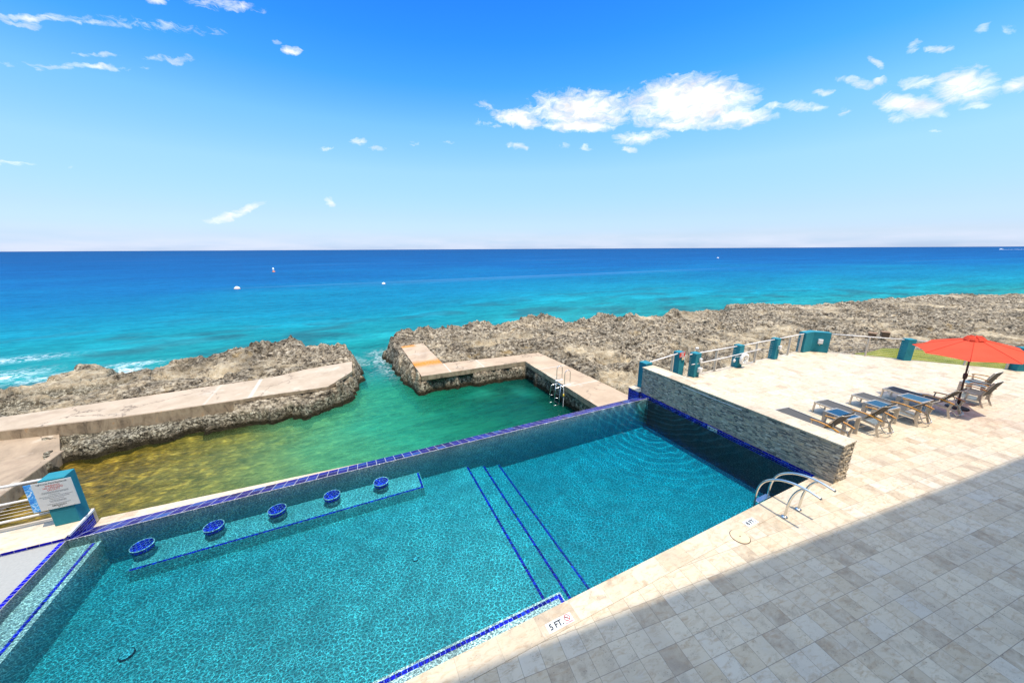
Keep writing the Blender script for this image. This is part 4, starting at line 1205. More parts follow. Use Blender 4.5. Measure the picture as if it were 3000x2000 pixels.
# ------------------------------------------------------------------ depth markers and lid
def marker(name, x0, x1, y0, y1, s, label, dive=False):
    g = empty(name, (0, 0, 0), 0, label, 'depth marker')
    MB().box((x0, y0, 0.003), (x1, y1, 0.009)).build('plate', M['board'], g)
    w, h = x1 - x0, y1 - y0
    if not dive:
        text('lettering', s, w * 0.74, h * 0.55, ((x0 + x1) / 2, (y0 + y1) / 2, 0.0125), (0, 0, 0), M['ink'], g)
    else:
        text('lettering', s, w * 0.52, h * 0.62, (x0 + w * 0.36, (y0 + y1) / 2, 0.0125), (0, 0, 0), M['ink'], g)
        cx, cy = x0 + w * 0.81, y0 + h * 0.62
        MB().torus((cx, cy, 0.0115), h * 0.30, 0.0045, seg=32, ks=6).tube([(cx - h * 0.21, cy + h * 0.21, 0.0125), (cx + h * 0.21, cy - h * 0.21, 0.0125)], 0.0035, 6).build('no_diving_ring', M['red_ink'], g)
        fg = MB()
        fg.tube([(cx - 0.024, cy + 0.012, 0.0115), (cx + 0.016, cy - 0.020, 0.0115)], 0.003, 6).tube([(cx + 0.004, cy - 0.006, 0.0115), (cx + 0.020, cy + 0.016, 0.0115)], 0.0028, 6).lathe([(0.006, 0.009), (0.006, 0.0125)], (cx - 0.030, cy + 0.020, 0), 10)
        fg.build('diver_figure', M['ink'], g)
        text('small_lettering', 'NO DIVING', w * 0.27, h * 0.13, (cx, y0 + h * 0.14, 0.0125), (0, 0, 0), M['red_ink'], g)
    return g
marker('depth_marker', 2.048, 2.478, 3.13, 3.272, '5 FT.', 'long white depth tile reading 5 FT with a no diving symbol on the coping', True)
marker('depth_marker', 6.60, 6.915, 3.125, 3.268, '8 FT.', 'short white depth tile reading 8 FT on the coping near the round lid')
g = empty('depth_marker', (9.68, 6.08, -0.08), 0, 'small white depth tile reading 8 FT at the water line of the stone wall', 'depth marker')
MB().box((-0.026, -0.155, -0.055), (-0.0035, 0.155, 0.055)).build('plate', M['board'], g)
text('lettering', '8 FT', 0.22, 0.062, (-0.028, 0, 0), (R(90), 0, R(-90)), M['ink'], g)
g = empty('skimmer_lid', (6.21, 3.06, 0.0), 0, 'round terracotta tinted skimmer lid set in the coping near the pool ladder', 'skimmer lid')
MB().lathe([(0.162, 0.003), (0.162, 0.012), (0.157, 0.0145)], seg=40).build('cover', M['lid'], g)
MB().lathe([(0.012, 0.0146), (0.012, 0.017)], seg=12).build('finger_hole', M['ink'], g)
MB().lathe([(0.172, 0.0025), (0.172, 0.0062)], seg=40).build('frame_ring', M['dark_metal'], g)

# ------------------------------------------------------------------ pool ladder
def bez(P, n=28):
    """smooth curve through points (Catmull-Rom)"""
    Q = [Vector(p) for p in P]; Q = [Q[0] * 2 - Q[1]] + Q + [Q[-1] * 2 - Q[-2]]
    out = []
    seg = len(Q) - 3
    for s_ in range(seg):
        a, b_, c, d = Q[s_:s_ + 4]
        k = max(2, n // seg)
        for i in range(k + (1 if s_ == seg - 1 else 0)):
            t = i / k
            out.append(0.5 * ((2 * b_) + (c - a) * t + (2 * a - 5 * b_ + 4 * c - d) * t * t + (3 * b_ - a - 3 * c + d) * t ** 3))
    return out
lad = empty('pool_ladder', (7.53, 3.0, 0), 0, 'stainless steel pool ladder with two sweeping arched handrails', 'pool ladder')
for dx in (0.0, 0.50):
    MB().tube(bez([(dx, 0.56, -0.75), (dx, 0.565, -0.2), (dx, 0.56, 0.22), (dx, 0.47, 0.50), (dx, 0.27, 0.69), (dx, 0.02, 0.79), (dx, -0.24, 0.81), (dx, -0.50, 0.775)], 48), 0.024, 14).build('handrail', M['steel'], lad)
    MB().tube(bez([(dx, -0.20, 0.80), (dx, -0.10, 0.63), (dx, -0.035, 0.38), (dx, -0.01, 0.0)], 24), 0.024, 14).build('leg', M['steel'], lad)
    MB().lathe([(0.062, 0.0), (0.060, 0.012), (0.036, 0.026), (0.027, 0.03)], (dx, -0.01, 0.0), 24).build('flange', M['steel'], lad)
for z in (-0.045, -0.33, -0.60):
    MB().box((0.024, 0.50, z - 0.02), (0.476, 0.605, z)).build('tread', M['steel'], lad, bevel=0.006)

# ------------------------------------------------------------------ teal pillars, railings
def pillar(x0, x1, y0, y1, label, z1=1.045, z0=0.0):
    o = MB().box((x0, y0, z0), (x1, y1, z1)).build('teal_pillar', M['teal'], None, bevel=0.008)
    return tag(o, label, 'pillar', 'teal pillars of the terrace railing')
pillar(9.99, 10.33, 9.20, 9.54, 'teal pillar standing behind the far end of the stone wall', 1.04)
pillar(12.36, 12.68, 9.62, 9.95, 'teal pillar carrying the small red notice', 1.045)
pillar(12.83, 13.15, 9.21, 9.52, 'teal pillar with two white meter boxes, right of the red notice pillar', 1.045)
pillar(15.70, 16.02, 9.20, 9.50, 'teal pillar behind the white life ring', 1.045)
pillar(18.50, 18.80, 9.17, 9.47, 'teal pillar with one white outlet box, left of the big corner pillar', 1.045)
pillar(-5.80, -5.44, 9.10, 9.41, 'teal pillar carrying the white warning board at the left of the pool', 1.03)
o = MB().prism([(21.12, 9.22), (21.75, 9.18), (22.18, 8.62), (22.42, 8.86), (22.0, 9.5), (21.12, 9.55)], 0.0, 1.06).build('corner_pillar', M['teal'], None, bevel=0.008)
tag(o, 'broad angled teal corner pillar where the straight and slanting railings meet', 'pillar', 'teal pillars of the terrace railing')
for (cx, cy, lb) in [(24.12, 6.42, 'teal pillar on the slanting railing left of the red umbrella'), (26.42, 3.62, 'teal pillar at the right picture edge beyond the umbrella')]:
    o = MB().box((-0.17, -0.17, 0), (0.17, 0.17, 1.045)).build('teal_pillar', M['teal'], None, bevel=0.008)
    o.location = (cx, cy, 0); o.rotation_euler = (0, 0, R(-30))
    tag(o, lb, 'pillar', 'teal pillars of the terrace railing')


def railing(p0, p1, posts, label, cables=9, ztop=0.985, post_w=0.09, cable_r=0.0023):
    a, c = Vector((*p0, 0)), Vector((*p1, 0)); d = c - a; L = d.length; ang = math.atan2(d.y, d.x)
    g = empty('cable_railing', a, ang, label, 'railing', 'cable railings of the terrace')
    MB().tube([(0, 0, ztop), (L, 0, ztop)], 0.026, 10).build('top_rail', M['white_rail'], g)
    for u in posts:
        MB().box((u - 0.025, -post_w / 2, 0), (u + 0.025, post_w / 2, ztop - 0.02)).build('post', M['post'], g, bevel=0.004)
    for i in range(cables):
        z = 0.09 + i * (ztop - 0.16) / cables
        MB().tube([(0, 0, z), (L, 0, z)], cable_r, 5).build('cable', M['white_rail'], g)
    return g
railing((10.33, 9.40), (12.36, 9.74), [1.72], 'short pale railing between the stone wall pillar and the red notice pillar', 0)
railing((12.68, 9.42), (15.70, 9.36), [1.72], 'cable railing on the left of the life ring pillar', 9)
railing((16.02, 9.34), (18.50, 9.32), [1.18], 'cable railing on the right of the life ring pillar', 9)
railing((18.80, 9.32), (21.12, 9.34), [1.14, 2.2], 'cable railing running into the big corner pillar', 9)
railing((22.30, 8.72), (24.02, 6.56), [1.52], 'cable railing in front of the lawn, left of the umbrella', 9, cable_r=0.0034)
railing((24.24, 6.28), (26.34, 3.74), [1.86, 3.16], 'cable railing half hidden behind the red umbrella', 9, cable_r=0.0034)
railing((26.52, 3.48), (29.6, -1.6), [2.8, 5.6], 'cable railing leaving the picture at the right edge', 9, cable_r=0.0034)
g = empty('cable_railing', (-5.80, 9.28, 0), 0, 'white pipe railing left of the warning pillar, above the boat ramp', 'railing', 'cable railings of the terrace')
for z, r in ((0.975, 0.026), (0.61, 0.022), (0.24, 0.024)):
    MB().tube([(0, 0, z), (-7, 0, z)], r, 10).build('rail', M['white_rail'], g)
for z in (0.54, 0.47, 0.40, 0.33):
    MB().tube([(0, 0, z), (-7, 0, z)], 0.005, 6).build('cable', M['white_rail'], g)
for u in (-1.9, -3.8, -5.7):
    MB().box((u - 0.025, -0.04, 0), (u + 0.025, 0.04, 0.955)).build('post', M['post'], g)
g = empty('grab_rail', (12.68, 9.18, 0), 0, 'low white grab rail holding the life ring in front of the pillars', 'grab rail')
MB().tube([(-0.02, 0.06, 0.60), (1.6, 0.0, 0.63), (4.56, 0.0, 0.70)], 0.021, 10).build('rail', M['white_rail'], g)
for u in (1.72, 4.54):
    MB().tube([(u, 0.0, 0.63 + (u - 1.6) * 0.0236), (u, 0.16, 0.63 + (u - 1.6) * 0.0236)], 0.012, 8).build('bracket', M['white_rail'], g)

# boxes on the pillars
def outlet(loc, sz, label, rz=0.0, lid=True):
    g = empty('outlet_box', loc, rz, label, 'outlet box', 'white boxes on the teal pillars')
    w, d, h = sz
    MB().box((-w / 2, -d, -h / 2), (w / 2, -0.001, h / 2)).build('housing', M['white'], g, bevel=0.01)
    if lid: MB().box((-w / 2 + 0.015, -d - 0.012, -h / 2 + 0.02), (w / 2 - 0.015, -d - 0.001, h / 2 - 0.02)).build('cover', M['white_trim'], g, bevel=0.005)
    MB().tube([(0, -d / 2, -h / 2), (0, -d / 2, -h / 2 - 0.05), (0, -0.01, -h / 2 - 0.09)], 0.010, 8).build('conduit', M['post'], g)
    return g
outlet((13.08, 9.205, 0.76), (0.13, 0.07, 0.15), 'upper white box on the pillar right of the red notice')
outlet((13.07, 9.205, 0.33), (0.16, 0.12, 0.20), 'lower larger white box on the pillar right of the red notice')
outlet((18.72, 9.165, 0.60), (0.15, 0.09, 0.18), 'white box on the pillar left of the big corner pillar')
outlet((21.94, 8.93, 0.58), (0.20, 0.08, 0.24), 'white box on the shaded face of the big corner pillar', R(-52))
# red notice with a yellow plate
g = empty('red_notice', (12.47, 9.60, 0.96), 0, 'small red notice board on a teal pillar beside the gate gap', 'notice')
MB().box((-0.165, -0.014, -0.105), (0.155, 0.0, 0.105)).build('board', M['red'], g, bevel=0.003)
for i, (w, h) in enumerate(((0.22, 0.022), (0.12, 0.05), (0.20, 0.018), (0.24, 0.018))):
    z = (0.07, 0.018, -0.04, -0.075)[i]
    MB().box((-w / 2, -0.0165, z - h / 2), (w / 2, -0.0145, z + h / 2)).build('lettering', M['board'], g)
g = empty('yellow_plate', (12.54, 9.60, 0.785), 0, 'little cream and yellow plate under the red notice', 'notice')
MB().box((-0.085, -0.02, -0.062), (0.10, -0.004, 0.062)).build('plate', M['board'], g, bevel=0.003)
MB().box((-0.06, -0.0235, -0.045), (0.0, -0.0205, 0.035)).build('picture', M['yellow'], g)
# life ring with its throw line
ring = empty('life_ring', (15.92, 9.08, 0.43), 0, 'white life ring hung on the grab rail with its rope', 'life ring')
MX = Matrix.Rotation(R(90), 3, 'X')
MB().torus((0, 0, 0), 0.205, 0.072, MX, 40, 14).build('ring', M['white'], ring)
for k in range(4):
    a = math.pi / 4 + k * math.pi / 2
    MB().torus((0.205 * math.cos(a), 0, 0.205 * math.sin(a)), 0.076, 0.010, Matrix.Rotation(-a, 3, 'Y'), 18, 8).build('strap', M['white_trim'], ring)
pts = [(0.27 * math.cos(t) * (1 + 0.08 * math.sin(5 * t)), -0.075, 0.27 * math.sin(t) * (1 + 0.08 * math.cos(4 * t))) for t in np.linspace(0, 6.2, 40)]
MB().tube(bez([(0.05, -0.03, 0.24), (-0.02, -0.05, 0.05), (0.06, -0.06, -0.06), (-0.07, -0.06, -0.1), (0.05, -0.07, -0.15), (-0.04, -0.07, -0.2), (0.09, -0.06, -0.12), (0.02, -0.05, 0.02), (0.10, -0.05, 0.06)], 60), 0.012, 8).build('rope', M['white'], ring)
fl = empty('throw_float', (15.21, 9.08, 0.46), 0, 'small pale float dangling on a line left of the life ring', 'float')
MB().lathe([(0.02, -0.075), (0.045, -0.06), (0.048, 0.04), (0.02, 0.06)], seg=14).build('float_body', M['white'], fl)
MB().tube(bez([(0, 0, 0.06), (0.03, -0.01, 0.17), (0.10, -0.01, 0.17), (0.52, -0.02, 0.12)], 20), 0.008, 6).build('line', M['white'], fl)

# ------------------------------------------------------------------ warning board
sg = empty('warning_board', (-5.66, 9.075, 0.405), 0, 'white warning board with a blue water print edge on the left teal pillar', 'sign')
MB().box((-0.222, 0.004, 0.0), (0.315, 0.014, 0.60)).build('board', M['board'], sg)
MB().box((-0.322, 0.004, 0.0), (-0.2225, 0.014, 0.60)).build('water_print', M['marble'], sg)
def sline(s, zf, w, h, mat, cx=0.045): text('lettering', s, w, h, (cx, 0.0025, 0.60 * (1 - zf)), (R(90), 0, 0), mat, sg)
sline('Lighthouse Point Residences', 0.07, 0.41, 0.040, M['ink'])
sline('WARNING!', 0.15, 0.20, 0.038, M['red_ink'])
sline('NO LIFEGUARD', 0.225, 0.27, 0.038, M['red_ink'])
sline('ON DUTY', 0.30, 0.17, 0.038, M['red_ink'])
sline('EMERGENCY', 0.885, 0.20, 0.034, M['ink'])
sline('911', 0.945, 0.055, 0.030, M['ink'])
rg = random.Random(5)
for zf, w, cx in ((0.37, 0.36, 0.05), (0.405, 0.36, 0.05), (0.465, 0.16, 0.03), (0.525, 0.46, 0.05), (0.575, 0.36, 0.04), (0.635, 0.20, 0.04), (0.695, 0.24, 0.05), (0.735, 0.22, 0.05), (0.815, 0.32, 0.05)):
    u = cx - w / 2; bb = MB()
    while u < cx + w / 2 - 0.005:
        l = min(rg.uniform(0.012, 0.035), cx + w / 2 - u)
        z = 0.60 * (1 - zf)
        bb.box((u, 0.0015, z - 0.0045), (u + l, 0.0035, z + 0.0045)); u += l + 0.006
    bb.build('small_print', M['grey_ink'], sg)
bb = MB()
for x, z in ((-0.12, 0.02), (0.24, 0.02), (-0.12, 0.585), (0.24, 0.585)):
    bb.lathe([(0.006, 0.0), (0.006, 0.004)], (x, 0.0035, z), 10, Matrix.Rotation(R(90), 3, 'X'))
bb.build('screw', M['steel'], sg)

# ------------------------------------------------------------------ loungers, tables, chairs
ROT = R(-7.5)


def make_lounger(recl, label):
    g = empty('sun_lounger', (0, 0, 0), 0, label, 'sun lounger', 'sun loungers on the terrace')
    # local frame: origin between the rear feet, +y to the foot end
    W = 0.30; L = 1.68; SH = 0.34
    hy = 0.40                                       # hinge of the back
    for s_ in (-1, 1):
        x = s_ * W
        MB().tube(bez([(x, L, SH), (x, 1.0, SH), (x, hy - 0.05, SH - 0.01), (x, 0.05, SH - 0.05)], 16), 0.02, flat=(0.035, 0.045)).build('side_rail', M['alu'], g)
        MB().tube([(x, L - 0.03, SH - 0.01), (x, L - 0.01, 0.0)], 0.02, flat=(0.032, 0.045)).build('leg', M['alu'], g)
        MB().tube(bez([(x, -0.05, 0.0), (x, 0.015, 0.16), (x, 0.035, 0.30), (x, 0.0, 0.44), (x, 0.0, 0.49)], 16), 0.02, flat=(0.034, 0.05)).build('rear_leg', M['alu'], g)
        MB().tube(bez([(x, 0.64, SH), (x, 0.63, 0.44), (x, 0.62, 0.535)], 8), 0.014, flat=(0.026, 0.03)).build('arm_post', M['alu'], g)
        MB().tube(bez([(x * 1.04, 0.67, 0.540), (x * 1.06, 0.44, 0.562), (x * 1.06, 0.17, 0.545), (x * 1.04, -0.05, 0.495)], 16), 0.02, flat=(0.055, 0.024)).build('armrest', M['teak'], g)
    bb = MB().tube([(-W, L - 0.01, SH), (W, L - 0.01, SH)], 0.02, flat=(0.04, 0.045)).tube([(-W, 0.02, 0.20), (W, 0.02, 0.20)], 0.016, 8).tube([(-W, hy, SH - 0.03), (W, hy, SH - 0.03)], 0.014, 8)
    bb.build('cross_bar', M['alu'], g)
    MB().tube(bez([(-W + 0.03, L - 0.14, SH - 0.03), (-W + 0.05, L - 0.16, SH - 0.10), (-W + 0.05, L - 0.24, SH - 0.12), (-W + 0.03, L - 0.27, SH - 0.10)], 10), 0.008, 6).build('foot_hook', M['alu'], g)
    ns = 10
    bb = MB()
    for i in range(ns):
        y0 = hy + 0.02 + (L - 0.04 - hy - 0.02) * i / ns; y1 = hy + 0.02 + (L - 0.04 - hy - 0.02) * (i + 1) / ns
        f = lambda y: SH + 0.012 - 0.018 * math.sin(math.pi * (y - hy) / (L - hy))
        bb.face([(-W + 0.015, y0, f(y0)), (W - 0.015, y0, f(y0)), (W - 0.015, y1, f(y1)), (-W + 0.015, y1, f(y1))], True)
        bb.face([(-W + 0.015, y1, f(y1) - 0.01), (W - 0.015, y1, f(y1) - 0.01), (W - 0.015, y0, f(y0) - 0.01), (-W + 0.015, y0, f(y0) - 0.01)], True)
    bb.build('seat', M['sling'], g)
    # reclining back
    ca, sa = math.cos(recl), math.sin(recl)
    BL = 0.72
    P = lambda x, u, w: (x, hy - u * ca - w * sa, SH + 0.01 + u * sa - w * ca)
    bk = MB()
    bk.tube([P(-W + 0.02, 0, 0), P(-W + 0.02, BL - 0.06, 0), P(-W + 0.04, BL - 0.01, 0.02), P(-W + 0.10, BL, 0.05), P(W - 0.10, BL, 0.05), P(W - 0.04, BL - 0.01, 0.02), P(W - 0.02, BL - 0.06, 0), P(W - 0.02, 0, 0)], 0.013, 8)
    bk.build('back_frame', M['alu'], g)
    bb = MB()
    n = 8
    f = lambda u: 0.02 * math.sin(math.pi * u / BL)
    for i in range(n):
        u0, u1 = BL * i / n, BL * (i + 1) / n
        bb.face([P(-W + 0.025, u1, f(u1)), P(W - 0.025, u1, f(u1)), P(W - 0.025, u0, f(u0)), P(-W + 0.025, u0, f(u0))], True)
        bb.face([P(-W + 0.025, u0, f(u0) + 0.01), P(W - 0.025, u0, f(u0) + 0.01), P(W - 0.025, u1, f(u1) + 0.01), P(-W + 0.025, u1, f(u1) + 0.01)], True)
    bb.build('backrest', M['sling'], g)
    st = MB()
    q = P(-W + 0.10, 0.34, 0.02); q2 = P(W - 0.10, 0.34, 0.02)
    lowz = 0.14
    st.tube(bez([q, (-W + 0.10, q[1] - 0.10, (q[2] + lowz) / 2 + 0.05), (-W + 0.10, -0.10, lowz + 0.02), (-W + 0.16, -0.15, lowz), (0, -0.16, lowz), (W - 0.16, -0.15, lowz), (W - 0.10, -0.10, lowz + 0.02), (W - 0.10, q2[1] - 0.10, (q2[2] + lowz) / 2 + 0.05), q2], 40), 0.012, 8)
    st.build('back_prop', M['steel'], g)
    return g


lounger_labels = ['grey sling lounger partly hidden behind the stone wall', 'grey sling lounger between the first and second glass side tables from the stone wall',
                  'grey sling lounger between the second and third glass side tables, its back lowered', 'grey sling lounger beside the umbrella pole, in its red shade']
for (x, y, rc), lb in zip([(11.84, 3.84, R(58)), (13.68, 3.62, R(57)), (15.53, 3.38, R(45)), (17.22, 3.16, R(56))], lounger_labels):
    g = make_lounger(rc, lb); g.location = (x, y, 0); g.rotation_euler = (0, 0, ROT)


def make_table(label, h=0.56, w=0.60, d=0.62):
    g = empty('side_table', (0, 0, 0), 0, label, 'side table', 'glass side tables on the terrace')
    x, y = w / 2, d / 2
    bb = MB()
    bb.box((-x, -y, h - 0.045), (x, -y + 0.04, h)); bb.box((-x, y - 0.04, h - 0.045), (x, y, h))
    bb.box((-x, -y + 0.0405, h - 0.045), (-x + 0.04, y - 0.0405, h)); bb.box((x - 0.04, -y + 0.0405, h - 0.045), (x, y - 0.0405, h))
    bb.build('frame', M['alu'], g, bevel=0.004)
    for sx in (-1, 1):
        for sy in (-1, 1):
            MB().box((sx * x, sy * y, 0), (sx * (x - 0.035), sy * (y - 0.10), h - 0.046)).build('leg', M['alu'], g, bevel=0.004)
    MB().box((-x + 0.041, -y + 0.041, h - 0.014), (x - 0.041, y - 0.041, h - 0.006)).build('glass_top', M['glass_top'], g)
    return g


tb = make_table('glass side table nearest the stone wall')
for i, (x, y, lb) in enumerate([(12.80, 4.30, None), (14.66, 4.08, 'glass side table between the second and third loungers'), (16.34, 3.85, 'glass side table next to the shaded lounger by the umbrella'), (20.12, 3.42, 'glass side table between the two armchairs')]):
    o = tb if i == 0 else copy_tree(tb)
    o.location = (x, y, 0); o.rotation_euler = (0, 0, ROT)
    if lb: o['label'] = lb


def make_chair(label):
    g = empty('armchair', (0, 0, 0), 0, label, 'armchair', 'sling armchairs on the terrace')
    W = 0.27
    for s_ in (-1, 1):
        x = s_ * W
        MB().tube(bez([(x, 0.30, 0.0), (x, 0.27, 0.22), (x, 0.26, 0.44), (x, 0.27, 0.60)], 14), 0.018, flat=(0.03, 0.045)).build('front_leg', M['alu'], g)
        MB().tube(bez([(x, -0.30, 0.0), (x, -0.20, 0.22), (x, -0.19, 0.42), (x, -0.26, 0.66), (x, -0.36, 0.92)], 20), 0.018, flat=(0.03, 0.045)).build('rear_leg', M['alu'], g)
        MB().tube(bez([(x * 1.05, 0.31, 0.605), (x * 1.07, 0.10, 0.645), (x * 1.07, -0.10, 0.64), (x * 1.05, -0.28, 0.61)], 14), 0.02, flat=(0.05, 0.024)).build('armrest', M['teak'], g)
        MB().tube([(x, 0.27, 0.42), (x, -0.19, 0.385)], 0.016, flat=(0.03, 0.035)).build('seat_rail', M['alu'], g)
        MB().tube([(x, 0.28, 0.05), (x, -0.27, 0.05)], 0.010, 8).build('stretcher', M['alu'], g)
    bb = MB().tube([(-W, 0.27, 0.42), (W, 0.27, 0.42)], 0.014, 8).tube([(-W, -0.19, 0.385), (W, -0.19, 0.385)], 0.014, 8).tube([(-W, -0.355, 0.91), (W, -0.355, 0.91)], 0.014, 8)
    bb.build('cross_bar', M['alu'], g)
    bb = MB(); bb.box((-W + 0.018, -0.18, 0.405), (W - 0.018, 0.28, 0.415)); bb.build('seat', M['sling'], g)
    bb = MB()
    pr = [(-0.185, 0.40), (-0.225, 0.52), (-0.265, 0.66), (-0.31, 0.78), (-0.36, 0.915)]
    for (y0, z0), (y1, z1) in zip(pr, pr[1:]):
        bb.face([(W - 0.015, y0, z0), (-W + 0.015, y0, z0), (-W + 0.015, y1, z1), (W - 0.015, y1, z1)], True)
        bb.face([(-W + 0.015, y0 - 0.012, z0), (W - 0.015, y0 - 0.012, z0), (W - 0.015, y1 - 0.012, z1), (-W + 0.015, y1 - 0.012, z1)], True)
    bb.build('backrest', M['sling'], g)
    return g


for (x, y, lb) in [(19.37, 3.22, 'sling armchair with teak arms standing nearer the umbrella base'), (20.90, 3.52, 'sling armchair with teak arms behind the small glass table')]:
    g = make_chair(lb); g.location = (x, y, 0); g.rotation_euler = (0, 0, ROT)

# ------------------------------------------------------------------ umbrella
def make_umbrella():
    hub = Vector((18.097, 3.416, 2.455)); n = Vector((-0.0937, 0.031, 1.0)).normalized()
    e1 = Vector((0, 1, 0)).cross(n).normalized(); e2 = n.cross(e1)
    # frame: rotation measured in the old survey axes, turned into this scene's
    RR, DROP = 1.30, 0.425
    base = hub - n * ((hub.z - 0.0) / n.z)
    g = empty('umbrella', base, 0, 'red octagonal market umbrella with a dark pole and round black base', 'umbrella')
    off = -base
    rot0 = 2.131 + YAW
    def W(u, v, w): return tuple(hub + e1 * u + e2 * v + n * w + off)
    tips = [(RR * math.cos(rot0 + k * math.pi / 4), RR * math.sin(rot0 + k * math.pi / 4)) for k in range(8)]
    bb = MB(); NU, NV = 8, 6
    for k in range(8):
        a, c = tips[k], tips[(k + 1) % 8]
        G = []
        for i in range(NU + 1):
            r = 0.13 + (1 - 0.13) * i / NU
            row = []
            for j in range(NV + 1):
                t = j / NV
                u = (a[0] * (1 - t) + c[0] * t) * r; v = (a[1] * (1 - t) + c[1] * t) * r
                k4 = 4 * t * (1 - t)
                u *= 1 - 0.06 * k4 * r * r; v *= 1 - 0.06 * k4 * r * r
                w = -DROP * (r ** 1.12) - 0.035 * k4 * r * (1.1 - r)
                row.append(W(u, v, w))
            G.append(row)
        for i in range(NU):
            for j in range(NV):
                bb.face([G[i][j], G[i + 1][j], G[i + 1][j + 1], G[i][j + 1]], True)
    bb.build('canopy', M['canvas'], g)
    for (u, v) in tips:
        MB().tube([W(u * r_, v * r_, -DROP * r_ ** 1.12 + 0.003) for r_ in (0.14, 0.3, 0.5, 0.7, 0.85, 0.99)], 0.006, 6).build('seam', M['canvas_dark'], g)
    bb = MB()
    nn = 48
    for q in range(nn):
        def ringp(q, rad, z):
            t = 2 * math.pi * q / nn; wob = 0.022 * math.sin(8 * t + 1.0) + 0.012 * math.sin(17 * t)
            return W(rad * math.cos(t), rad * math.sin(t), z + wob)
        bb.face([ringp(q, 0.02, 0.05), ringp(q, 0.17, 0.035), ringp(q + 1, 0.17, 0.035), ringp(q + 1, 0.02, 0.05)], True)
        bb.face([ringp(q, 0.17, 0.035), ringp(q, 0.235, -0.045), ringp(q + 1, 0.235, -0.045), ringp(q + 1, 0.17, 0.035)], True)
    bb.build('vent_cap', M['canvas'], g)
    for (u, v) in tips:
        MB().tube([W(u * 0.05, v * 0.05, -0.05), W(u * 0.5, v * 0.5, -DROP * 0.46 - 0.02), W(u * 0.985, v * 0.985, -DROP * 0.985 - 0.012)], 0.008, 6).build('rib', M['dark_metal'], g)
        MB().tube([W(u * 0.03, v * 0.03, -0.62), W(u * 0.5, v * 0.5, -DROP * 0.46 - 0.03)], 0.007, 6).build('strut', M['dark_metal'], g)
    MB().tube([W(0, 0, 0.06), W(0, 0, -hub.z / n.z + 0.06)], 0.024, 12).build('pole', M['dark_metal'], g)
    MB().tube([W(0, 0, -0.58), W(0, 0, -0.66)], 0.04, 12).build('runner', M['dark_metal'], g)
    MB().tube([W(0, 0, -1.22), W(0, 0, -1.30), W(0, 0, -1.40)], [0.05, 0.055, 0.045], 12).build('crank_box', M['dark_metal'], g)
    MB().tube(bez([W(0, 0, -1.30), W(0.10, -0.02, -1.28), W(0.12, -0.02, -1.16), W(0.16, -0.02, -1.15)], 12), 0.008, 6).build('crank_handle', M['steel'], g)
    MB().lathe([(0.27, 0.003), (0.27, 0.03), (0.22, 0.05), (0.06, 0.075), (0.045, 0.16), (0.03, 0.30)], seg=36).build('base', M['black'], g)
make_umbrella()

# ------------------------------------------------------------------ swim ladder and rope at the jetty
sl = empty('swim_ladder', (10.50, 15.9, -2.2), 0, 'steel swim ladder with looped handles on the right jetty', 'swim ladder')
def at_j(px): pass
for dy in (-0.52, 0.30):
    MB().tube(bez([(0.04, dy, 0.0), (0.04, dy, 0.70), (0.10, dy, 0.84), (0.22, dy, 0.90), (0.34, dy, 0.84), (0.40, dy, 0.70), (0.40, dy, 0.0)], 40), 0.022, 10).build('handle_loop', M['steel'], sl)
    MB().box((-0.04, dy - 0.06, 0.002), (0.46, dy + 0.06, 0.02)).build('foot_plate', M['white'], sl)
MB().tube([(-0.06, -0.56, -0.05), (-0.06, 0.34, -0.05)], 0.03, 10).build('cross_bar', M['steel'], sl)
LB = [(-0.08, -0.10), (-0.20, -1.3)]
for dy in (-0.36, 0.14):
    MB().tube([(-0.10, dy, -0.05), (-0.24, dy, -1.75)], 0.024, 10).build('side_rail', M['steel'], sl)
    MB().tube(bez([(-0.12, dy, -0.10), (-0.34, dy, -0.14), (-0.46, dy, -0.30), (-0.60, dy, -1.55)], 20), 0.020, 10).build('outer_rail', M['steel'], sl)
    for z, xa, xb in ((-0.75, -0.155, -0.51), (-1.2, -0.19, -0.56)):
        MB().tube([(xa, dy, z), (xb, dy, z)], 0.014, 8).build('spacer', M['steel'], sl)
for i in range(6):
    z = -0.32 - i * 0.27; x = -0.10 - 0.14 * (-z / 1.75)
    MB().box((x - 0.05, -0.34, z - 0.015), (x + 0.04, 0.12, z)).build('tread', M['steel'], sl, bevel=0.004)
rp = empty('rope', (10.46, 15.25, -2.2), 0, 'pale rope with a yellow float hanging from the jetty beside the swim ladder', 'rope')
MB().tube(bez([(0.04, 0.12, 0.02), (-0.03, 0.06, -0.05), (-0.05, 0.0, -0.5), (-0.09, -0.03, -1.4)], 20), 0.018, 8).build('line', M['white_rail'], rp)
MB().lathe([(0.02, -0.62), (0.045, -0.58), (0.045, -0.47), (0.02, -0.43)], (-0.055, 0.0, 0), 12).build('float', M['yellow'], rp)

# ------------------------------------------------------------------ odds and ends on the rocks and on the sea
for i, (x, y, lb) in enumerate([(38.9, 12.5, 'left one of two weathered timber blocks on the far rocks'), (40.3, 12.2, 'right one of two weathered timber blocks on the far rocks')]):
    o = MB().box((-0.30, -0.24, 0), (0.30, 0.24, 0.36)).box((-0.33, -0.27, 0.36), (0.33, 0.27, 0.42)).build('timber_block', M['wood'], None, bevel=0.02)
    o.location = (x, y, -1.95); o.rotation_euler = (0, 0, 0.3 + i * 0.2)
    tag(o, lb, 'timber block', 'timber blocks on the rocks')
o = MB().lathe([(0.05, -0.1), (0.16, 0.0), (0.18, 0.1), (0.12, 0.2), (0.03, 0.24)], seg=9).build('pale_boulder', M['white_trim'])
o.location = (23.06, 16.57, -1.95); o.scale = (0.9, 0.6, 0.55)
tag(o, 'small bright white stone lying on the rocks behind the pillars', 'stone')
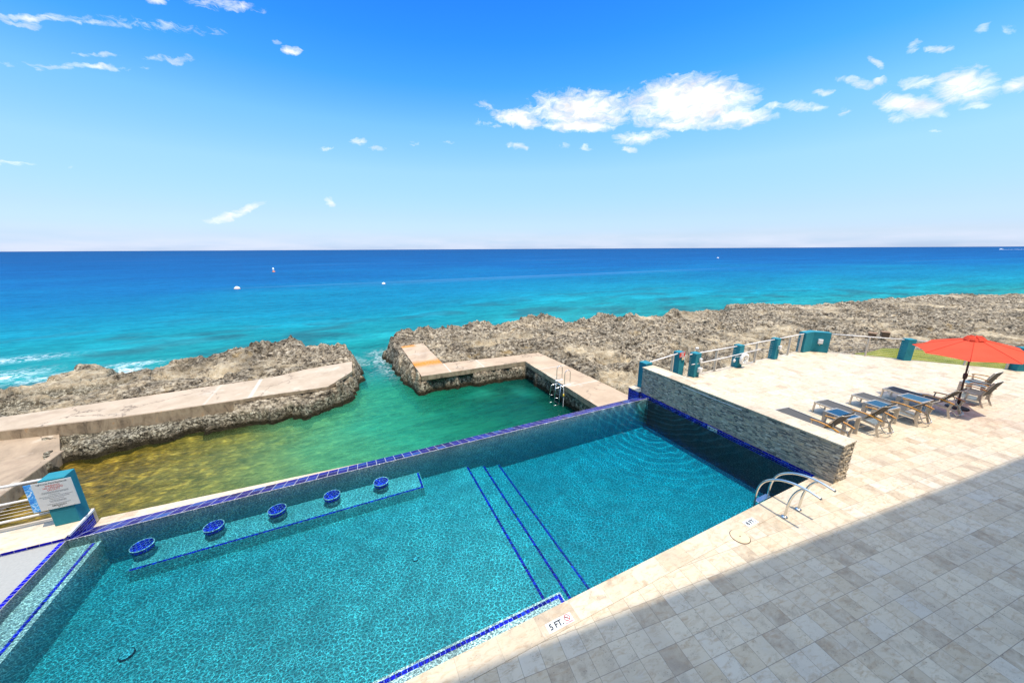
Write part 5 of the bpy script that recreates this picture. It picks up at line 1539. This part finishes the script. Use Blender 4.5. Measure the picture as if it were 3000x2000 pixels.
def buoy(x, y, r, label, mat='white'):
    g = empty('mooring_buoy', (x, y, SEA_Z), 0, label, 'buoy', 'mooring buoys off the rocks')
    MB().lathe([(r * 0.2, -r * 0.6), (r * 0.8, -r * 0.3), (r, 0.1 * r), (r * 0.8, r * 0.6), (r * 0.3, r * 0.85), (r * 0.06, r * 0.9)], seg=18).build('float', M[mat], g)
    MB().lathe([(r * 1.01, -0.02), (r * 1.02, 0.12 * r)], seg=18).build('band', M['orange'], g)
    MB().torus((0, 0, r * 1.0), r * 0.16, r * 0.04, Matrix.Rotation(R(90), 3, 'X'), 14, 6).build('eye', M['steel'], g)
buoy(-23.2, 101.3, 0.62, 'white mooring buoy, the nearest of those at the left')
buoy(8.8, 97.2, 0.48, 'white mooring buoy in the middle of the bay')
buoy(297.8, 206.3, 0.85, 'tiny white mooring buoy far out on the right')
g = empty('marker_buoy', (-26.7, 175.0, SEA_Z), 0, 'tall slim white and orange marker buoy beyond the left mooring buoy', 'buoy')
MB().lathe([(0.5, -0.3), (0.62, 0.1), (0.3, 0.35)], seg=16).build('float', M['orange'], g)
MB().lathe([(0.28, 0.3), (0.36, 1.0), (0.26, 1.6), (0.05, 1.7)], seg=16).build('spar', M['white'], g)
# speedboat far out at the right with its wake
g = empty('speedboat', (1700, 330, SEA_Z), R(170), 'white speedboat running far out near the horizon at the right', 'boat')
hull = [(-7, -2.0), (3, -2.0), (7.5, 0), (3, 2.0), (-7, 2.0)]
MB().prism(hull, -0.3, 1.5).build('hull', M['boat'], g, bevel=0.3)
MB().prism([(-3.5, -1.5), (1.5, -1.4), (3.0, 0), (1.5, 1.4), (-3.5, 1.5)], 1.5, 3.2).build('cabin', M['boat'], g, bevel=0.25)
MB().box((-2.6, -1.56, 2.0), (1.2, 1.56, 2.7)).build('window', M['dark_glass'], g)
MB().tube([(-2.5, 0, 3.2), (-2.5, 0, 5.0)], 0.08, 6).build('mast', M['steel'], g)
b = MB()
for (u0, u1, w) in ((-9, -55, 2.0), (-62, -120, 2.6)):
    b.prism([(u0, -w * 0.5), (u0, w * 0.5), (u1, w), (u1, -w)], 0.02, 0.5)
w = b.build('wake', M['foam']); w.location = (1700, 330, SEA_Z); w.rotation_euler = (0, 0, R(170))
tag(w, kind='stuff')

# ------------------------------------------------------------------ the building behind, whose roof line throws the shade on the deck
def make_building():
    th = R(-6.5)
    g = empty('apartment_building', (-0.113 * 0.8 * -1 * -1, -0.795, 0), th, 'pale rendered apartment building behind the terrace, throwing the shade', 'building')
    Ht = 16.0
    bb = MB()
    x0, x1 = -45, 60
    cols = list(range(x0, x1 + 1, 7))
    # wall pieces around the window openings (front plane y = 0, body to -14)
    bb.box((x0, -14, -0.3), (x1, -0.6, Ht - 0.02))
    for fl in range(4):
        z0 = fl * 4.0
        bb.box((x0, -0.6, z0 + 3.1), (x1, 0.0, z0 + 4.0 - (0.0 if fl < 3 else 0.02)))
        for c in cols:
            bb.box((c - 1.2, -0.599, z0 if fl else -0.3), (c + 1.2, -0.001, z0 + 3.1))
    bb.build('wall', M['wall_paint'], g)
    MB().box((x0 - 0.3, -14.3, Ht - 0.018), (x1 + 0.3, 0.0, Ht + 0.3)).build('roof', M['white_trim'], g)
    for fl in range(4):
        for a, c in zip(cols, cols[1:]):
            MB().box((a + 1.2, -0.55, fl * 4.0 + 0.02), (c - 1.2, -0.5, fl * 4.0 + 3.08)).build('window', M['dark_glass'], g)
make_building()
